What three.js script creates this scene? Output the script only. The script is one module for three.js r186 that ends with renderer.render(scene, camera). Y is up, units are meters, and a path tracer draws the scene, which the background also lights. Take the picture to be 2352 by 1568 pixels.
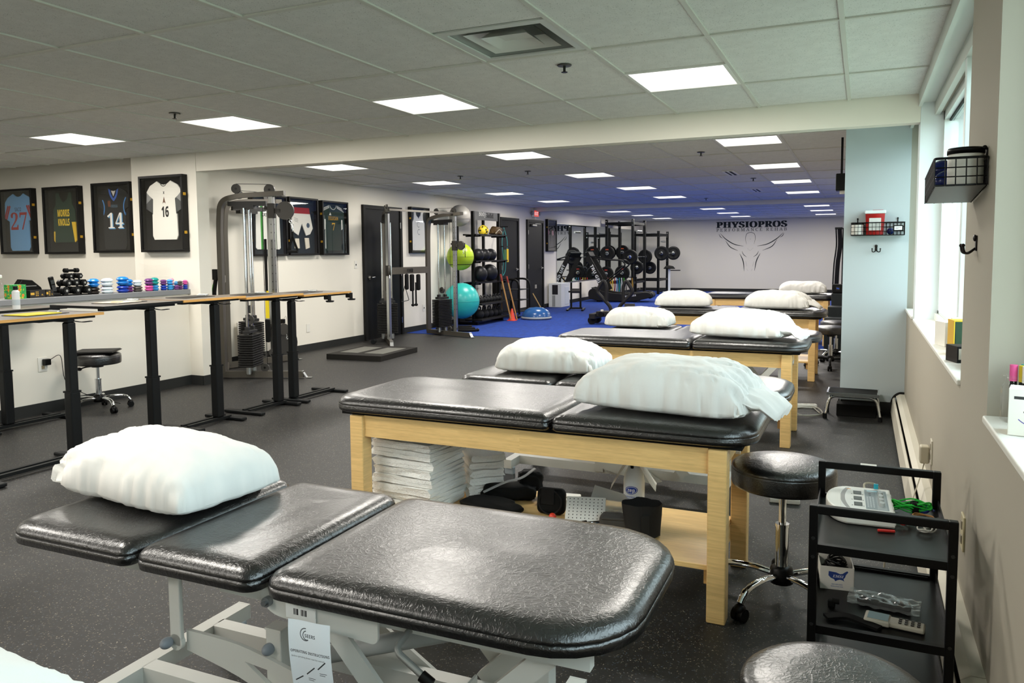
import * as THREE from 'three';
import { RoundedBoxGeometry } from 'three/addons/geometries/RoundedBoxGeometry.js';
import { ImprovedNoise } from 'three/addons/math/ImprovedNoise.js';
import { mergeGeometries, toCreasedNormals } from 'three/addons/utils/BufferGeometryUtils.js';
import { FontLoader } from 'three/addons/loaders/FontLoader.js';
import { TextGeometry } from 'three/addons/geometries/TextGeometry.js';
import { RectAreaLightUniformsLib } from 'three/addons/lights/RectAreaLightUniformsLib.js';

// ---------- camera, sky, exposure ----------
const scene = new THREE.Scene();
const camera = new THREE.PerspectiveCamera(THREE.MathUtils.radToDeg(2 * Math.atan(784 / 1774.5)), 1.5, 0.05, 200);
camera.position.set(0, 1.38, 0);
camera.rotation.order = 'YXZ';
camera.rotation.set(-0.07553, 0.42574, -0.00794);
camera.setViewOffset(2352, 1568, 0, 69.9, 2352, 1568);
scene.add(camera);
const renderer = new THREE.WebGLRenderer({ antialias: true });
renderer.toneMapping = THREE.LinearToneMapping;
renderer.toneMappingExposure = 1.5;
renderer.shadowMap.enabled = true;
RectAreaLightUniformsLib.init();
const SKY = new THREE.Color(0.74, 0.94, 1.0).multiplyScalar(4.0);
scene.background = SKY;                                     // pale overcast daylight outside the windows
const LAMP = new THREE.Color(1.0, 0.95, 0.87);             // warm white LED panels
const LAMP_POWER = 26;

// ---------- helpers ----------
const V = (x, y, z) => new THREE.Vector3(x, y, z);
let seed = 7;
const rnd = () => { seed = (seed * 1664525 + 1013904223) >>> 0; return seed / 4294967296; };
const noise3 = new ImprovedNoise();
const nz = (x, y, z) => noise3.noise(x, y, z);
function B(w, h, d, x = 0, y = 0, z = 0, o = {}) {          // box, bevelled when o.r is given
  const g = o.r ? new RoundedBoxGeometry(w, h, d, o.s || 1, Math.min(o.r, w / 2.01, h / 2.01, d / 2.01)) : new THREE.BoxGeometry(w, h, d);
  return mv(g, x, y, z, o);
}
function mv(g, x = 0, y = 0, z = 0, o = {}) {
  if (o.rx) g.rotateX(o.rx); if (o.rz) g.rotateZ(o.rz); if (o.ry) g.rotateY(o.ry);
  return g.translate(x, y, z);
}
function C(r, h, x = 0, y = 0, z = 0, o = {}) {             // cylinder; o.a = axis
  const g = new THREE.CylinderGeometry(o.r2 ?? r, r, h, o.n || 20, 1, !!o.open);
  if (o.a === 'x') g.rotateZ(Math.PI / 2); if (o.a === 'z') g.rotateX(Math.PI / 2);
  return mv(g, x, y, z, o);
}
const S = (r, x = 0, y = 0, z = 0, o = {}) => mv(new THREE.SphereGeometry(r, o.n || 20, o.m || 14).scale(o.sx || 1, o.sy || 1, o.sz || 1), x, y, z, o);
const L = (prof, x = 0, y = 0, z = 0, n = 28, o = {}) => mv(new THREE.LatheGeometry(prof.map(([a, b]) => new THREE.Vector2(a, b)), n), x, y, z, o);
const TOR = (R, r, x = 0, y = 0, z = 0, o = {}) => mv(new THREE.TorusGeometry(R, r, o.m || 8, o.n || 24, o.arc || Math.PI * 2), x, y, z, o);
const circ = (r, n = 10) => Array.from({ length: n }, (_, i) => [r * Math.cos(i / n * 2 * Math.PI), r * Math.sin(i / n * 2 * Math.PI)]);
const rect = (w, h) => [[w / 2, h / 2], [-w / 2, h / 2], [-w / 2, -h / 2], [w / 2, -h / 2]];
function bend(pts, r = 0.05, n = 5) {                       // polyline with rounded corners
  pts = pts.map((p) => (p.isVector3 ? p : V(...p)));
  const out = [pts[0]];
  for (let i = 1; i < pts.length - 1; i++) {
    const p = pts[i], a = pts[i - 1].clone().sub(p), b = pts[i + 1].clone().sub(p);
    const k = Math.min(r, a.length() * 0.48, b.length() * 0.48);
    const s = p.clone().addScaledVector(a.normalize(), k), e = p.clone().addScaledVector(b.normalize(), k);
    for (let j = 0; j <= n; j++) { const t = j / n; out.push(s.clone().multiplyScalar((1 - t) * (1 - t)).addScaledVector(p, 2 * t * (1 - t)).addScaledVector(e, t * t)); }
  }
  out.push(pts[pts.length - 1]);
  return out;
}
const smooth = (pts, n = 24, closed = false) => new THREE.CatmullRomCurve3(pts.map((p) => (p.isVector3 ? p : V(...p))), closed).getPoints(n);
function sweep(pts, prof, o = {}) {                         // a profile carried along a line of points
  pts = pts.map((p) => (p.isVector3 ? p : V(...p)));
  const n = pts.length, m = prof.length, pos = [];
  const tan = pts.map((p, i) => pts[Math.min(n - 1, i + 1)].clone().sub(pts[Math.max(0, i - 1)]).normalize());
  let up = o.up ? V(...o.up) : (Math.abs(tan[0].y) < 0.9 ? V(0, 1, 0) : V(1, 0, 0));
  const rings = pts.map((p, i) => {
    up = up.clone().addScaledVector(tan[i], -up.dot(tan[i])).normalize();
    const side = tan[i].clone().cross(up), k = o.scale ? o.scale(i / (n - 1)) : 1;
    return prof.map(([a, b]) => p.clone().addScaledVector(side, a * k).addScaledVector(up, b * k));
  });
  const tri = (a, b, c) => pos.push(a.x, a.y, a.z, b.x, b.y, b.z, c.x, c.y, c.z);
  for (let i = 0; i < n - 1; i++) for (let j = 0; j < m; j++) {
    const a = rings[i][j], b = rings[i][(j + 1) % m], c = rings[i + 1][(j + 1) % m], d = rings[i + 1][j];
    tri(a, b, c); tri(a, c, d);
  }
  if (!o.nocap) for (const [i, f] of [[0, 0], [n - 1, 1]]) for (let j = 1; j < m - 1; j++) f ? tri(rings[i][0], rings[i][j], rings[i][j + 1]) : tri(rings[i][0], rings[i][j + 1], rings[i][j]);
  const g = new THREE.BufferGeometry();
  g.setAttribute('position', new THREE.Float32BufferAttribute(pos, 3));
  g.computeVertexNormals();
  return toCreasedNormals(g, 0.75);
}
const pipe = (pts, r, b = 0.04, n = 10) => sweep(bend(pts, b), circ(r, n));
const bar = (pts, w, h, b = 0.04, up) => sweep(bend(pts, b), rect(w, h), { up });
function beam(a, b, w, h) { return sweep([a, b], rect(w, h)); }
const shp = (pts) => { const s = new THREE.Shape(); pts.forEach(([x, y], i) => (i ? s.lineTo(x, y) : s.moveTo(x, y))); return s; };
const ext = (shape, d, o = {}) => new THREE.ExtrudeGeometry(shape, { depth: d, bevelEnabled: !!o.b, bevelSize: o.b || 0, bevelThickness: o.b || 0, bevelSegments: 2, curveSegments: o.c || 10 });
function uvBox(g) {                                         // uv in metres from the way each triangle faces
  const p = g.attributes.position, uv = new Float32Array(p.count * 2), a = V(), b = V(), c = V(), n = V();
  for (let i = 0; i < p.count; i += 3) {
    a.fromBufferAttribute(p, i); b.fromBufferAttribute(p, i + 1); c.fromBufferAttribute(p, i + 2);
    n.copy(b).sub(a).cross(c.clone().sub(a));
    const x = Math.abs(n.x), y = Math.abs(n.y), z = Math.abs(n.z);
    [a, b, c].forEach((q, k) => { uv[(i + k) * 2] = x > y && x > z ? q.z : q.x; uv[(i + k) * 2 + 1] = y >= x && y >= z ? q.z : q.y; });
  }
  g.setAttribute('uv', new THREE.BufferAttribute(uv, 2));
  return g;
}
function prep(g) {
  if (g.index) g = g.toNonIndexed();
  for (const k of Object.keys(g.attributes)) if (!['position', 'normal', 'uv'].includes(k)) g.deleteAttribute(k);
  if (!g.attributes.normal) g.computeVertexNormals();
  if (!g.attributes.uv) uvBox(g);
  return g;
}
const geo = (list) => { list = [].concat(list).map(prep); return list.length > 1 ? mergeGeometries(list) : list[0]; };
const names = new Map();
function numbered(n) { const k = names.get(n) || 0; names.set(n, k + 1); return k ? n + '_' + String(k).padStart(3, '0') : n; }
function part(parent, name, list, m, label) {               // one mesh under a thing or a part
  const g = geo(list);
  if (m.userData.metres) uvBox(g);
  const o = new THREE.Mesh(g, m); o.name = name; if (label) o.userData.label = label;
  parent.add(o); return o;
}
function thing(name, label, category, [x, y, z] = [0, 0, 0], turn = 0, group) {
  const o = new THREE.Group(); o.name = numbered(name); o.position.set(x, y, z); o.rotation.y = turn;
  o.userData = { label, category }; if (group) o.userData.group = group;
  scene.add(o); return o;
}
function single(name, label, category, list, m, pos = [0, 0, 0], turn = 0, group) {   // a thing of one piece
  const g = geo(list); if (m.userData.metres) uvBox(g);
  const o = new THREE.Mesh(g, m); o.name = numbered(name); o.position.set(...pos); o.rotation.y = turn;
  o.userData = { label, category }; if (group) o.userData.group = group;
  scene.add(o); return o;
}
function struct(name, list, m, label) {
  const g = geo(list); if (m.userData.metres) uvBox(g);
  const o = new THREE.Mesh(g, m); o.name = name; o.userData = { kind: 'structure', label }; scene.add(o); return o;
}
function structGroup(name, label) { const o = new THREE.Group(); o.name = name; o.userData = { kind: 'structure', label }; scene.add(o); return o; }
function dup(src, pos, turn, label, group) {
  const o = src.clone(); o.name = numbered(src.name.replace(/_\d{3}$/, '')); o.position.set(...pos); o.rotation.y = turn ?? src.rotation.y;
  o.userData = { ...src.userData, label }; if (group) o.userData.group = group;
  scene.add(o); return o;
}

// ---------- textures ----------
function hash(x, y, s) { let h = (x * 374761393 + y * 668265263 + s * 1442695041) | 0; h = Math.imul(h ^ (h >>> 13), 1274126177); return ((h ^ (h >>> 16)) >>> 0) / 4294967296; }
function pn(x, y, per, s) {                                 // tileable value noise
  const xi = Math.floor(x), yi = Math.floor(y), fx = x - xi, fy = y - yi, u = fx * fx * (3 - 2 * fx), v = fy * fy * (3 - 2 * fy);
  const q = (a, b) => hash(((a % per) + per) % per, ((b % per) + per) % per, s);
  return (q(xi, yi) * (1 - u) + q(xi + 1, yi) * u) * (1 - v) + (q(xi, yi + 1) * (1 - u) + q(xi + 1, yi + 1) * u) * v;
}
function tex(w, h, fn, size, srgb = true, sizeY = size) {
  const d = new Uint8Array(w * h * 4);
  for (let y = 0; y < h; y++) for (let x = 0; x < w; x++) { const c = fn(x / w, y / h, x, y), i = (y * w + x) * 4; d[i] = c[0]; d[i + 1] = c[1]; d[i + 2] = c[2]; d[i + 3] = 255; }
  const t = new THREE.DataTexture(d, w, h); t.wrapS = t.wrapT = THREE.RepeatWrapping; t.magFilter = THREE.LinearFilter; t.minFilter = THREE.LinearMipmapLinearFilter; t.generateMipmaps = true;
  if (srgb) t.colorSpace = THREE.SRGBColorSpace;
  t.repeat.set(1 / size, 1 / sizeY); t.needsUpdate = true; return t;
}
function canvasTex(w, h, draw) {
  const c = document.createElement('canvas'); c.width = w; c.height = h;
  draw(c.getContext('2d'), w, h);
  const t = new THREE.CanvasTexture(c); t.colorSpace = THREE.SRGBColorSpace; t.anisotropy = 4; return t;
}
const std = (o) => new THREE.MeshStandardMaterial(o);
const cache = {};
function M(color, rough = 0.6, metal = 0) { const k = color + '|' + rough + '|' + metal; return cache[k] || (cache[k] = metal === 0 && new THREE.Color(color).g < 0.03 ? new THREE.MeshPhysicalMaterial({ color, roughness: rough, metalness: 0, specularIntensity: 0.45 }) : std({ color, roughness: rough, metalness: metal })); }
function textured(o) { const m = new THREE.MeshPhysicalMaterial(o); m.userData.metres = true; return m; }

const floorTex = (() => {                                   // black rubber with tan, grey and blue crumbs
  const N = 1024, a = new Float32Array(N * N * 3);
  for (let y = 0; y < N; y++) for (let x = 0; x < N; x++) { const k = 25 + 8 * pn(x / 16, y / 16, 64, 1) + 8 * pn(x / 3, y / 3, 341, 2); a.set([k, k * 0.98, k * 0.94], (y * N + x) * 3); }
  const tones = [[176, 160, 130], [120, 130, 138], [205, 196, 176], [86, 106, 128], [138, 122, 98]];
  for (let i = 0; i < 17000; i++) {
    const t = tones[(rnd() * 5) | 0], w = 0.45 + rnd() * 0.55, an = rnd() * 6.3, l = 0.8 + rnd() * 2.6, x0 = rnd() * N, y0 = rnd() * N;
    for (let s = 0; s <= l; s += 0.7) { const x = ((x0 + Math.cos(an) * s) | 0) & (N - 1), y = ((y0 + Math.sin(an) * s) | 0) & (N - 1), j = (y * N + x) * 3; for (let c = 0; c < 3; c++) a[j + c] = a[j + c] * (1 - w) + t[c] * w; }
  }
  return tex(N, N, (u, v, x, y) => { const j = (y * N + x) * 3; return [a[j], a[j + 1], a[j + 2]]; }, 1.9);
})();
const ceilTex = tex(512, 512, (u, v, x, y) => { const f = pn(x / 2.2, y / 2.2, 232, 3), g = pn(x / 5, y / 5, 102, 4), k = 226 - (f > 0.86 && g > 0.45 ? 70 : 0) - 8 * pn(x / 40, y / 40, 12, 5); return [k, k, k - 4]; }, 0.6096);
const turfTex = tex(512, 512, (u, v, x, y) => { const f = pn(x / 2, y / 2, 256, 6), g = pn(x / 24, y / 24, 21, 7), k = 0.62 + 0.5 * f + 0.22 * g; return [9 * k, 58 * k, 148 * k]; }, 1.1);
const turfBump = tex(256, 256, (u, v, x, y) => { const f = 255 * pn(x / 1.5, y / 1.5, 170, 8); return [f, f, f]; }, 0.4, false);
const vinylBump = tex(1024, 1024, (u, v, x, y) => {         // fine creases of worn vinyl
  let h = 0;
  for (const [p, w, s] of [[16, 0.3, 11], [38, 0.42, 12], [84, 0.36, 13]]) {
    const wx = pn(u * p * 0.7, v * p * 0.7, p * 0.7 | 0, s + 40) * 1.4, wy = pn(u * p * 0.7 + 3, v * p * 0.7, p * 0.7 | 0, s + 50) * 1.4;
    h += w * Math.pow(1 - Math.abs(2 * pn(u * p + wx * 1.5, v * p + wy * 1.5, p, s) - 1), 4);
  }
  h = h * 190 + 35 * pn(x / 3, y / 3, 341, 14);
  h = Math.min(255, h); return [h, h, h];
}, 0.6, false);
const woodTex = tex(1024, 512, (u, v, x, y) => {
  const w = pn(u * 4, v * 6, 4, 20) * 0.5, g = pn(u * 8, (v + w * 0.03) * 120, 120, 21), f = pn(u * 40, v * 256, 256, 22), k = 0.93 + 0.08 * g + 0.05 * (f - 0.5) + 0.05 * pn(u * 3, v * 9, 3, 23);
  return [Math.min(255, 234 * k), Math.min(255, 194 * k * (0.985 + 0.02 * g)), 128 * k * (0.96 + 0.05 * g)];
}, 0.9, true, 0.55);
const scuff = tex(512, 512, (u, v, x, y) => { const k = 120 + 70 * pn(u * 14, v * 14, 14, 31) + 40 * pn(u * 60, v * 60, 60, 32); return [k, k, k]; }, 1.2, false);
const clothBump = tex(256, 256, (u, v, x, y) => { const k = 128 + 60 * Math.sin(x * 1.6) * Math.sin(y * 1.6) + 60 * (pn(x / 3, y / 3, 85, 33) - 0.5); return [k, k, k]; }, 0.12, false);

const M_floor = textured({ map: floorTex, roughness: 0.52, roughnessMap: null });
const M_turf = textured({ map: turfTex, roughness: 0.95, bumpMap: turfBump, bumpScale: 0.004 });
const M_ceil = textured({ map: ceilTex, roughness: 0.95 });
const M_wall = M(0xeae5d9, 0.85), M_wallgrey = M(0xb9c0be, 0.85), M_trimw = M(0xe8e8e2, 0.5), M_base = M(0x2b2c2b, 0.6);
const M_vinyl = textured({ color: 0x070606, roughness: 0.33, bumpMap: vinylBump, bumpScale: 0.0014, ior: 1.7, clearcoat: 0.45, clearcoatRoughness: 0.24 });
const M_wood = textured({ map: woodTex, roughness: 0.42, clearcoat: 0.25, clearcoatRoughness: 0.3 });
const M_white = textured({ color: 0xe2e1dc, roughness: 0.92, bumpMap: clothBump, bumpScale: 0.0003, sheen: 0.3 });
const M_towel = textured({ color: 0xf1efe9, roughness: 1, bumpMap: turfBump, bumpScale: 0.0025 });
const M_powder = M(0xd8d7cf, 0.4), M_black = M(0x060606, 0.4), M_blackmatte = M(0x0b0b0a, 0.8), M_rubber = M(0x141414, 0.8);
const M_steel = M(0x5a554d, 0.42, 0.3), M_chrome = M(0xdfe2e4, 0.08, 1), M_brushed = M(0xb9bcbb, 0.32, 1), M_plastic = M(0xe6e3da, 0.45);
const M_iron = M(0x1c1b1a, 0.55, 0.1), M_glass = new THREE.MeshPhysicalMaterial({ color: 0xffffff, roughness: 0.02, transmission: 1, thickness: 0, ior: 1.45 });
const M_clear = new THREE.MeshPhysicalMaterial({ color: 0xffffff, roughness: 0.04, transmission: 1, thickness: 0, ior: 1.3 });
const font = await new FontLoader().loadAsync('fonts/droid/droid_sans_bold.typeface.json');
const fontSerif = await new FontLoader().loadAsync('fonts/droid/droid_serif_bold.typeface.json');
const fontSerifR = await new FontLoader().loadAsync('fonts/droid/droid_serif_regular.typeface.json');
function label3d(f, s, size, depth, width) {                // raised or cut lettering, centred, fitted to a width
  const g = new TextGeometry(s, { font: f, size, depth, curveSegments: 4, bevelEnabled: false });
  g.computeBoundingBox(); const b = g.boundingBox, w = b.max.x - b.min.x, k = width ? width / w : 1;
  return g.translate(-(b.min.x + b.max.x) / 2, -b.min.y, 0).scale(k, 1, 1);
}
function printed(w, h, draw, o = {}) { return std({ map: canvasTex(w, h, draw), roughness: o.rough ?? 0.6, metalness: 0 }); }
function decal(w, h) { return new THREE.PlaneGeometry(w, h); }
// ---------- the room ----------
const CEIL = 2.439, XR = 0.34, XL = -7.19, ZB = -6.06, ZFAR = -26.8, ZT = -11.4;
struct('floor', B(12.6, 0.1, 3.2 - ZT, -5.75, -0.05, (3.2 + ZT) / 2), M_floor, 'black speckled rubber floor');
struct('floor_turf', B(12.6, 0.112, ZT - ZFAR, -5.75, -0.05, (ZT + ZFAR) / 2), M_turf, 'bright blue turf in the far half of the room');
struct('wall_back', B(12.8, 2.9, 0.15, -5.75, 1.4, 3.2), M_wall, 'cream wall behind the viewer');
struct('wall_left', [B(0.15, 2.9, -6.18 - ZFAR, XL - 0.075, 1.4, (-6.18 + ZFAR) / 2)], M_wall, 'cream painted long left wall with doors and framed jerseys');
struct('wall_far', B(8.4, 2.9, 0.15, -3.4, 1.4, ZFAR - 0.075), M(0xd6d2c6, 0.85), 'pale far wall carrying the painted logo');
struct('wall_alcove', [B(4.9, 2.9, 0.12, -9.75, 1.4, -6.43), B(0.95, 2.9, 0.16, -6.83, 1.4, ZB - 0.08)], M_wall, 'cream wall behind the ledge with four framed jerseys');
struct('wall_outer', B(0.15, 2.9, 9.7, -12.1, 1.4, -1.6), M_wall, 'cream side wall beyond the half wall');
struct('wall_half', [B(0.13, 0.97, 6.6, -6.595, 0.485, -2.76)], M_wall, 'low cream half wall under the grey ledge');
struct('trim_1', [B(0.27, 0.05, 6.6, -6.63, 0.995, -2.76, { r: 0.004 })], M(0x85878a, 0.45), 'grey laminate ledge on the half wall');
// right wall: below the sills, piers, header
const XO = 0.62;
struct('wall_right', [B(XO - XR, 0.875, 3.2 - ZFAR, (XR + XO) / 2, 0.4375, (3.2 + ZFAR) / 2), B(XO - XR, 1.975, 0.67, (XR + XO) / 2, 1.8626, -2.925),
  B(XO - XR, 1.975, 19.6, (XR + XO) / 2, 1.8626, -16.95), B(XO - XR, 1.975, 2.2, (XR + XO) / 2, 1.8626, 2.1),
  B(XO - 0.44, 0.5, 3.2 + 7.1, (0.44 + XO) / 2, 2.56, (3.2 - 7.1) / 2)], M(0xaca596, 0.85), 'greige window wall on the right, colour darkened for its backlit shade');  // grey paint taken darker, so the backlit shade sits in the wall colour
struct('trim_2', [B(0.10, 0.06, 3.2 + 7.1, XR + 0.05, 2.41, (3.2 - 7.1) / 2), B(0.022, 0.1, 3.2 + 7.1, XR - 0.004, 2.405, (3.2 - 7.1) / 2), B(0.03, 0.11, 3.2 + 7.1, XR + 0.1, 2.345, (3.2 - 7.1) / 2)], M(0xcfd2cc, 0.6), 'painted soffit trim above the windows');
struct('trim_6', [B(XO - XR, 1.975, 0.2, (XR + XO) / 2, 1.8626, -6.16)], M(0xe4ecec, 0.6), 'window post where the beam meets the windows, daylight put into its white colour');  // piece of the wall coloured bluish white to carry the daylight on it
const sillM = M(0xe7e6de, 0.45);
struct('trim_3', [B(0.28, 0.022, 2.8, XR + 0.128, 0.886, -4.66, { r: 0.006 }), B(0.06, 0.05, 2.8, XR + 0.15, 0.915, -4.66)], sillM, 'white sill of the middle window');
struct('trim_4', [B(0.28, 0.022, 3.55, XR + 0.128, 0.886, -0.815, { r: 0.006 }), B(0.06, 0.05, 3.55, XR + 0.15, 0.915, -0.815)], sillM, 'white sill of the nearest window');
struct('trim_5', [B(0.28, 0.022, 0.84, XR + 0.128, 0.886, -6.68, { r: 0.006 }), B(0.06, 0.05, 0.84, XR + 0.15, 0.915, -6.68)], sillM, 'white sill of the farthest window');
function win(n, z0, z1, mull, label) {
  const g = structGroup('window_' + n, label), fx = XR + 0.175, w = 0.06, d = 0.07, top = 2.31, bot = 0.9, h = top - bot, fm = M(0xdfe6e4, 0.35);
  part(g, 'window_frame', [B(d, w, z1 - z0, fx, top - w / 2, (z0 + z1) / 2), B(d, w, z1 - z0, fx, bot + w / 2, (z0 + z1) / 2), B(d, h, w, fx, bot + h / 2, z0 + w / 2), B(d, h, w, fx, bot + h / 2, z1 - w / 2)], fm);
  const st = [z0, ...mull, z1];
  mull.forEach((z) => part(g, 'mullion', [B(0.13, h, 0.06, fx - 0.02, bot + h / 2, z, { r: 0.004 })], fm));
  for (let i = 0; i < st.length - 1; i++) {
    part(g, 'pane', B(0.006, h - 2 * w, st[i + 1] - st[i] - w, fx + 0.01, bot + h / 2, (st[i] + st[i + 1]) / 2), M_glass);
    const a = st[i] + 0.035, b = st[i + 1] - 0.035, gm = M(0x1c2624, 0.7);
    part(g, 'gasket', [B(0.012, h - 2 * w, 0.014, fx, bot + h / 2, a), B(0.012, h - 2 * w, 0.014, fx, bot + h / 2, b), B(0.012, 0.014, b - a, fx, top - w - 0.007, (a + b) / 2)], gm);
  }
}
win(1, -2.585, 0.98, [-1.4, -0.2], 'nearest window at the right edge');
win(2, -6.06, -3.262, [-4.35], 'middle window behind the wire basket');
win(3, -7.1, -6.262, [], 'farthest narrow window beside the pillar');
struct('wall_pillar', [B(0.49, 2.9, 0.3, 0.095, 1.4, -7.25)], M(0xbcc6c8, 0.85), 'pillar tinted blue grey for window daylight, with red sharps box basket');  // same paint as the wall; cool window daylight is put into this colour
// beams
struct('beam', [B(6.69, 0.6, 0.12, -3.006, 2.55, ZB - 0.061)], M_wall, 'cream dropped beam across the room');
struct('beam_far', [B(7.6, 0.5, 0.3, -3.4, 2.6, -17.3)], M(0xd8d6ca, 0.85), 'shallow far beam across the turf area');
// baseboards
struct('baseboard_left', [B(0.012, 0.1, 3.9, XL + 0.006, 0.05, -8.2), B(0.012, 0.1, 4.1, XL + 0.006, 0.05, -13.1), B(0.012, 0.1, 0.44, XL + 0.006, 0.05, -16.44), B(0.012, 0.1, 9.1, XL + 0.006, 0.05, -22.25)], M_base, 'dark rubber cove base along the left wall');
struct('baseboard_half', [B(0.012, 0.1, 6.54, -6.524, 0.05, -2.79), B(0.23, 0.1, 0.012, -6.472, 0.05, ZB + 0.006), B(0.012, 0.1, 0.13, -6.349, 0.05, ZB - 0.06)], M_base, 'dark rubber cove base along the half wall');
struct('baseboard_far', [B(7.3, 0.11, 0.012, -3.5, 0.055, ZFAR + 0.006)], M_base, 'dark base along the far wall');
struct('baseboard_pillar', [B(0.47, 0.11, 0.012, 0.09, 0.055, -7.094), B(0.012, 0.11, 0.3, -0.156, 0.055, -7.25)], M_base, 'dark base around the pillar');

// ---------- ceiling: grid bars and tiles ----------
const ceiling = structGroup('ceiling', 'suspended ceiling of white tiles');
part(ceiling, 'slab', [B(12.9, 0.1, 30.3, -5.8, CEIL + 0.26, -11.75)], M(0x8a8a84, 0.9));
const tileG = uvBox(B(0.594, 0.014, 1.204).toNonIndexed()), tw = 0.6096, tl = 1.2192, gridM = M(0xcfcfc6, 0.5);
const lamps = [];
[['front', -4.861, [1, 4, 7, 10, 13]], ['back', -1.204, [4, 7, 10, 13]], ['back', 1.234, [4, 7, 10, 13]], ['mid', -7.855, [1, 5, 9]], ['mid', -10.293, [1, 5, 9]], ['mid', -12.732, [1, 5, 9]], ['mid', -15.17, [1, 5, 9]], ['far', -19.9, [1, 5, 9]], ['far', -22.34, [1, 5, 9]], ['far', -24.78, [1, 5, 9]]].forEach(([a, z, cs], r) => cs.forEach((c, k) => lamps.push([-0.1127 - tw * (c + 0.5), z, r, k, cs.length])));
const taken = (x, z) => lamps.some(([lx, lz]) => Math.abs(lx - x) < 0.3 && lz < z + 0.6 && lz > z - 0.6);
const halfG = uvBox(B(0.594, 0.014, 0.594).toNonIndexed());
const VENT = [-1.636, -3.65];
function zone(x0, x1, rows, zTop, zBot) {
  const ncol0 = Math.ceil((-0.1127 - x1) / tw), cols = [];
  for (let c = Math.floor((-0.1127 - x1) / tw); -0.1127 - tw * c > x0; c++) cols.push(c);
  const rowsUsed = rows.filter((z) => z < zTop && z > zBot);
  const bars = rowsUsed.map((z) => B(x1 - x0, 0.008, 0.024, (x0 + x1) / 2, CEIL - 0.001, z));
  cols.forEach((c) => { const x = -0.1127 - tw * c; if (x < x1 && x > x0) bars.push(B(0.024, 0.008, zTop - zBot, x, CEIL - 0.0005, (zTop + zBot) / 2)); });
  part(ceiling, 'grid_bar', bars, gridM);
  const edges = [zTop, ...rowsUsed, zBot];
  cols.forEach((c) => {
    const xa = Math.min(x1, -0.1127 - tw * c), xb = Math.max(x0, -0.1127 - tw * (c + 1)), x = (xa + xb) / 2;
    if (xa - xb < 0.04) return;
    for (let i = 0; i < edges.length - 1; i++) {
      const za = edges[i], zb = edges[i + 1], z = (za + zb) / 2;
      if (za - zb < 0.05) continue;
      const full = Math.abs(za - zb - tl) < 0.01 && Math.abs(xa - xb - tw) < 0.01;
      let g = tileG, zz = z;
      const lamp = lamps.find(([lx, lz]) => Math.abs(lx - x) < 0.2 && lz < za && lz > zb);
      const ventHere = Math.abs(x - VENT[0]) < 0.2 && VENT[1] < za && VENT[1] > zb;
      if (lamp || ventHere) { const lz = lamp ? lamp[1] : VENT[1]; g = halfG; zz = lz > z ? z - tw / 2 : z + tw / 2; } else if (!full) g = uvBox(B(xa - xb - 0.012, 0.014, za - zb - 0.012).toNonIndexed());
      const o = new THREE.Mesh(g, M_ceil); o.name = 'tile'; o.position.set(x, CEIL + 0.0035 + 0.007, zz); ceiling.add(o);
      o.rotation.y = (c + i) % 2 ? Math.PI : 0;
    }
  });
}
const rowsA = Array.from({ length: 7 }, (_, k) => -2.733 + tl * 3 - tl * k), rowsM = Array.from({ length: 9 }, (_, k) => -7.55 + tl - tl * k), rowsF = Array.from({ length: 9 }, (_, k) => -19.595 + tl * 2 - tl * k);
zone(-12, XR, rowsA, 3.12, ZB); zone(XL, XR, rowsM, ZB - 0.12, -17.15); zone(XL, XR, rowsF, -17.45, ZFAR);
// LED panels
const rowNames = ['nearest row in view', 'row just above the viewer', 'row behind the viewer', 'first row past the beam', 'second row past the beam', 'third row past the beam', 'fourth row past the beam', 'first row past the far beam', 'second row past the far beam', 'last row before the far wall'];
const M_glow = std({ color: 0xffffff, roughness: 0.5, emissive: new THREE.Color(1.0, 0.97, 0.93), emissiveIntensity: 1.25 });
lamps.forEach(([x, z, r, k, n]) => {
  const where = r < 3 ? ['first', 'second', 'third', 'fourth', 'fifth'][k + (n < 5 ? 1 : 0)] + ' from the windows' : ['by the windows', 'in the middle', 'by the left wall'][k];
  const t = thing('ceiling_light', `square glowing LED ceiling panel, ${rowNames[r]}, ${where}`, 'ceiling light', [x, CEIL, z], 0, 'LED ceiling panels');
  const w = 0.594;
  part(t, 'frame', [B(w, 0.02, 0.02, 0, 0.004, w / 2 - 0.01), B(w, 0.02, 0.02, 0, 0.004, -w / 2 + 0.01), B(0.02, 0.02, w - 0.04, w / 2 - 0.01, 0.004, 0), B(0.02, 0.02, w - 0.04, -w / 2 + 0.01, 0.004, 0)], M_trimw);
  part(t, 'diffuser', [B(w - 0.04, 0.01, w - 0.04, 0, 0.004, 0)], M_glow);
  const l = new THREE.RectAreaLight(LAMP, LAMP_POWER, w - 0.05, w - 0.05); l.name = 'panel_light'; l.position.set(0, -0.012, 0); l.rotation.x = -Math.PI / 2; t.add(l);
});
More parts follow.
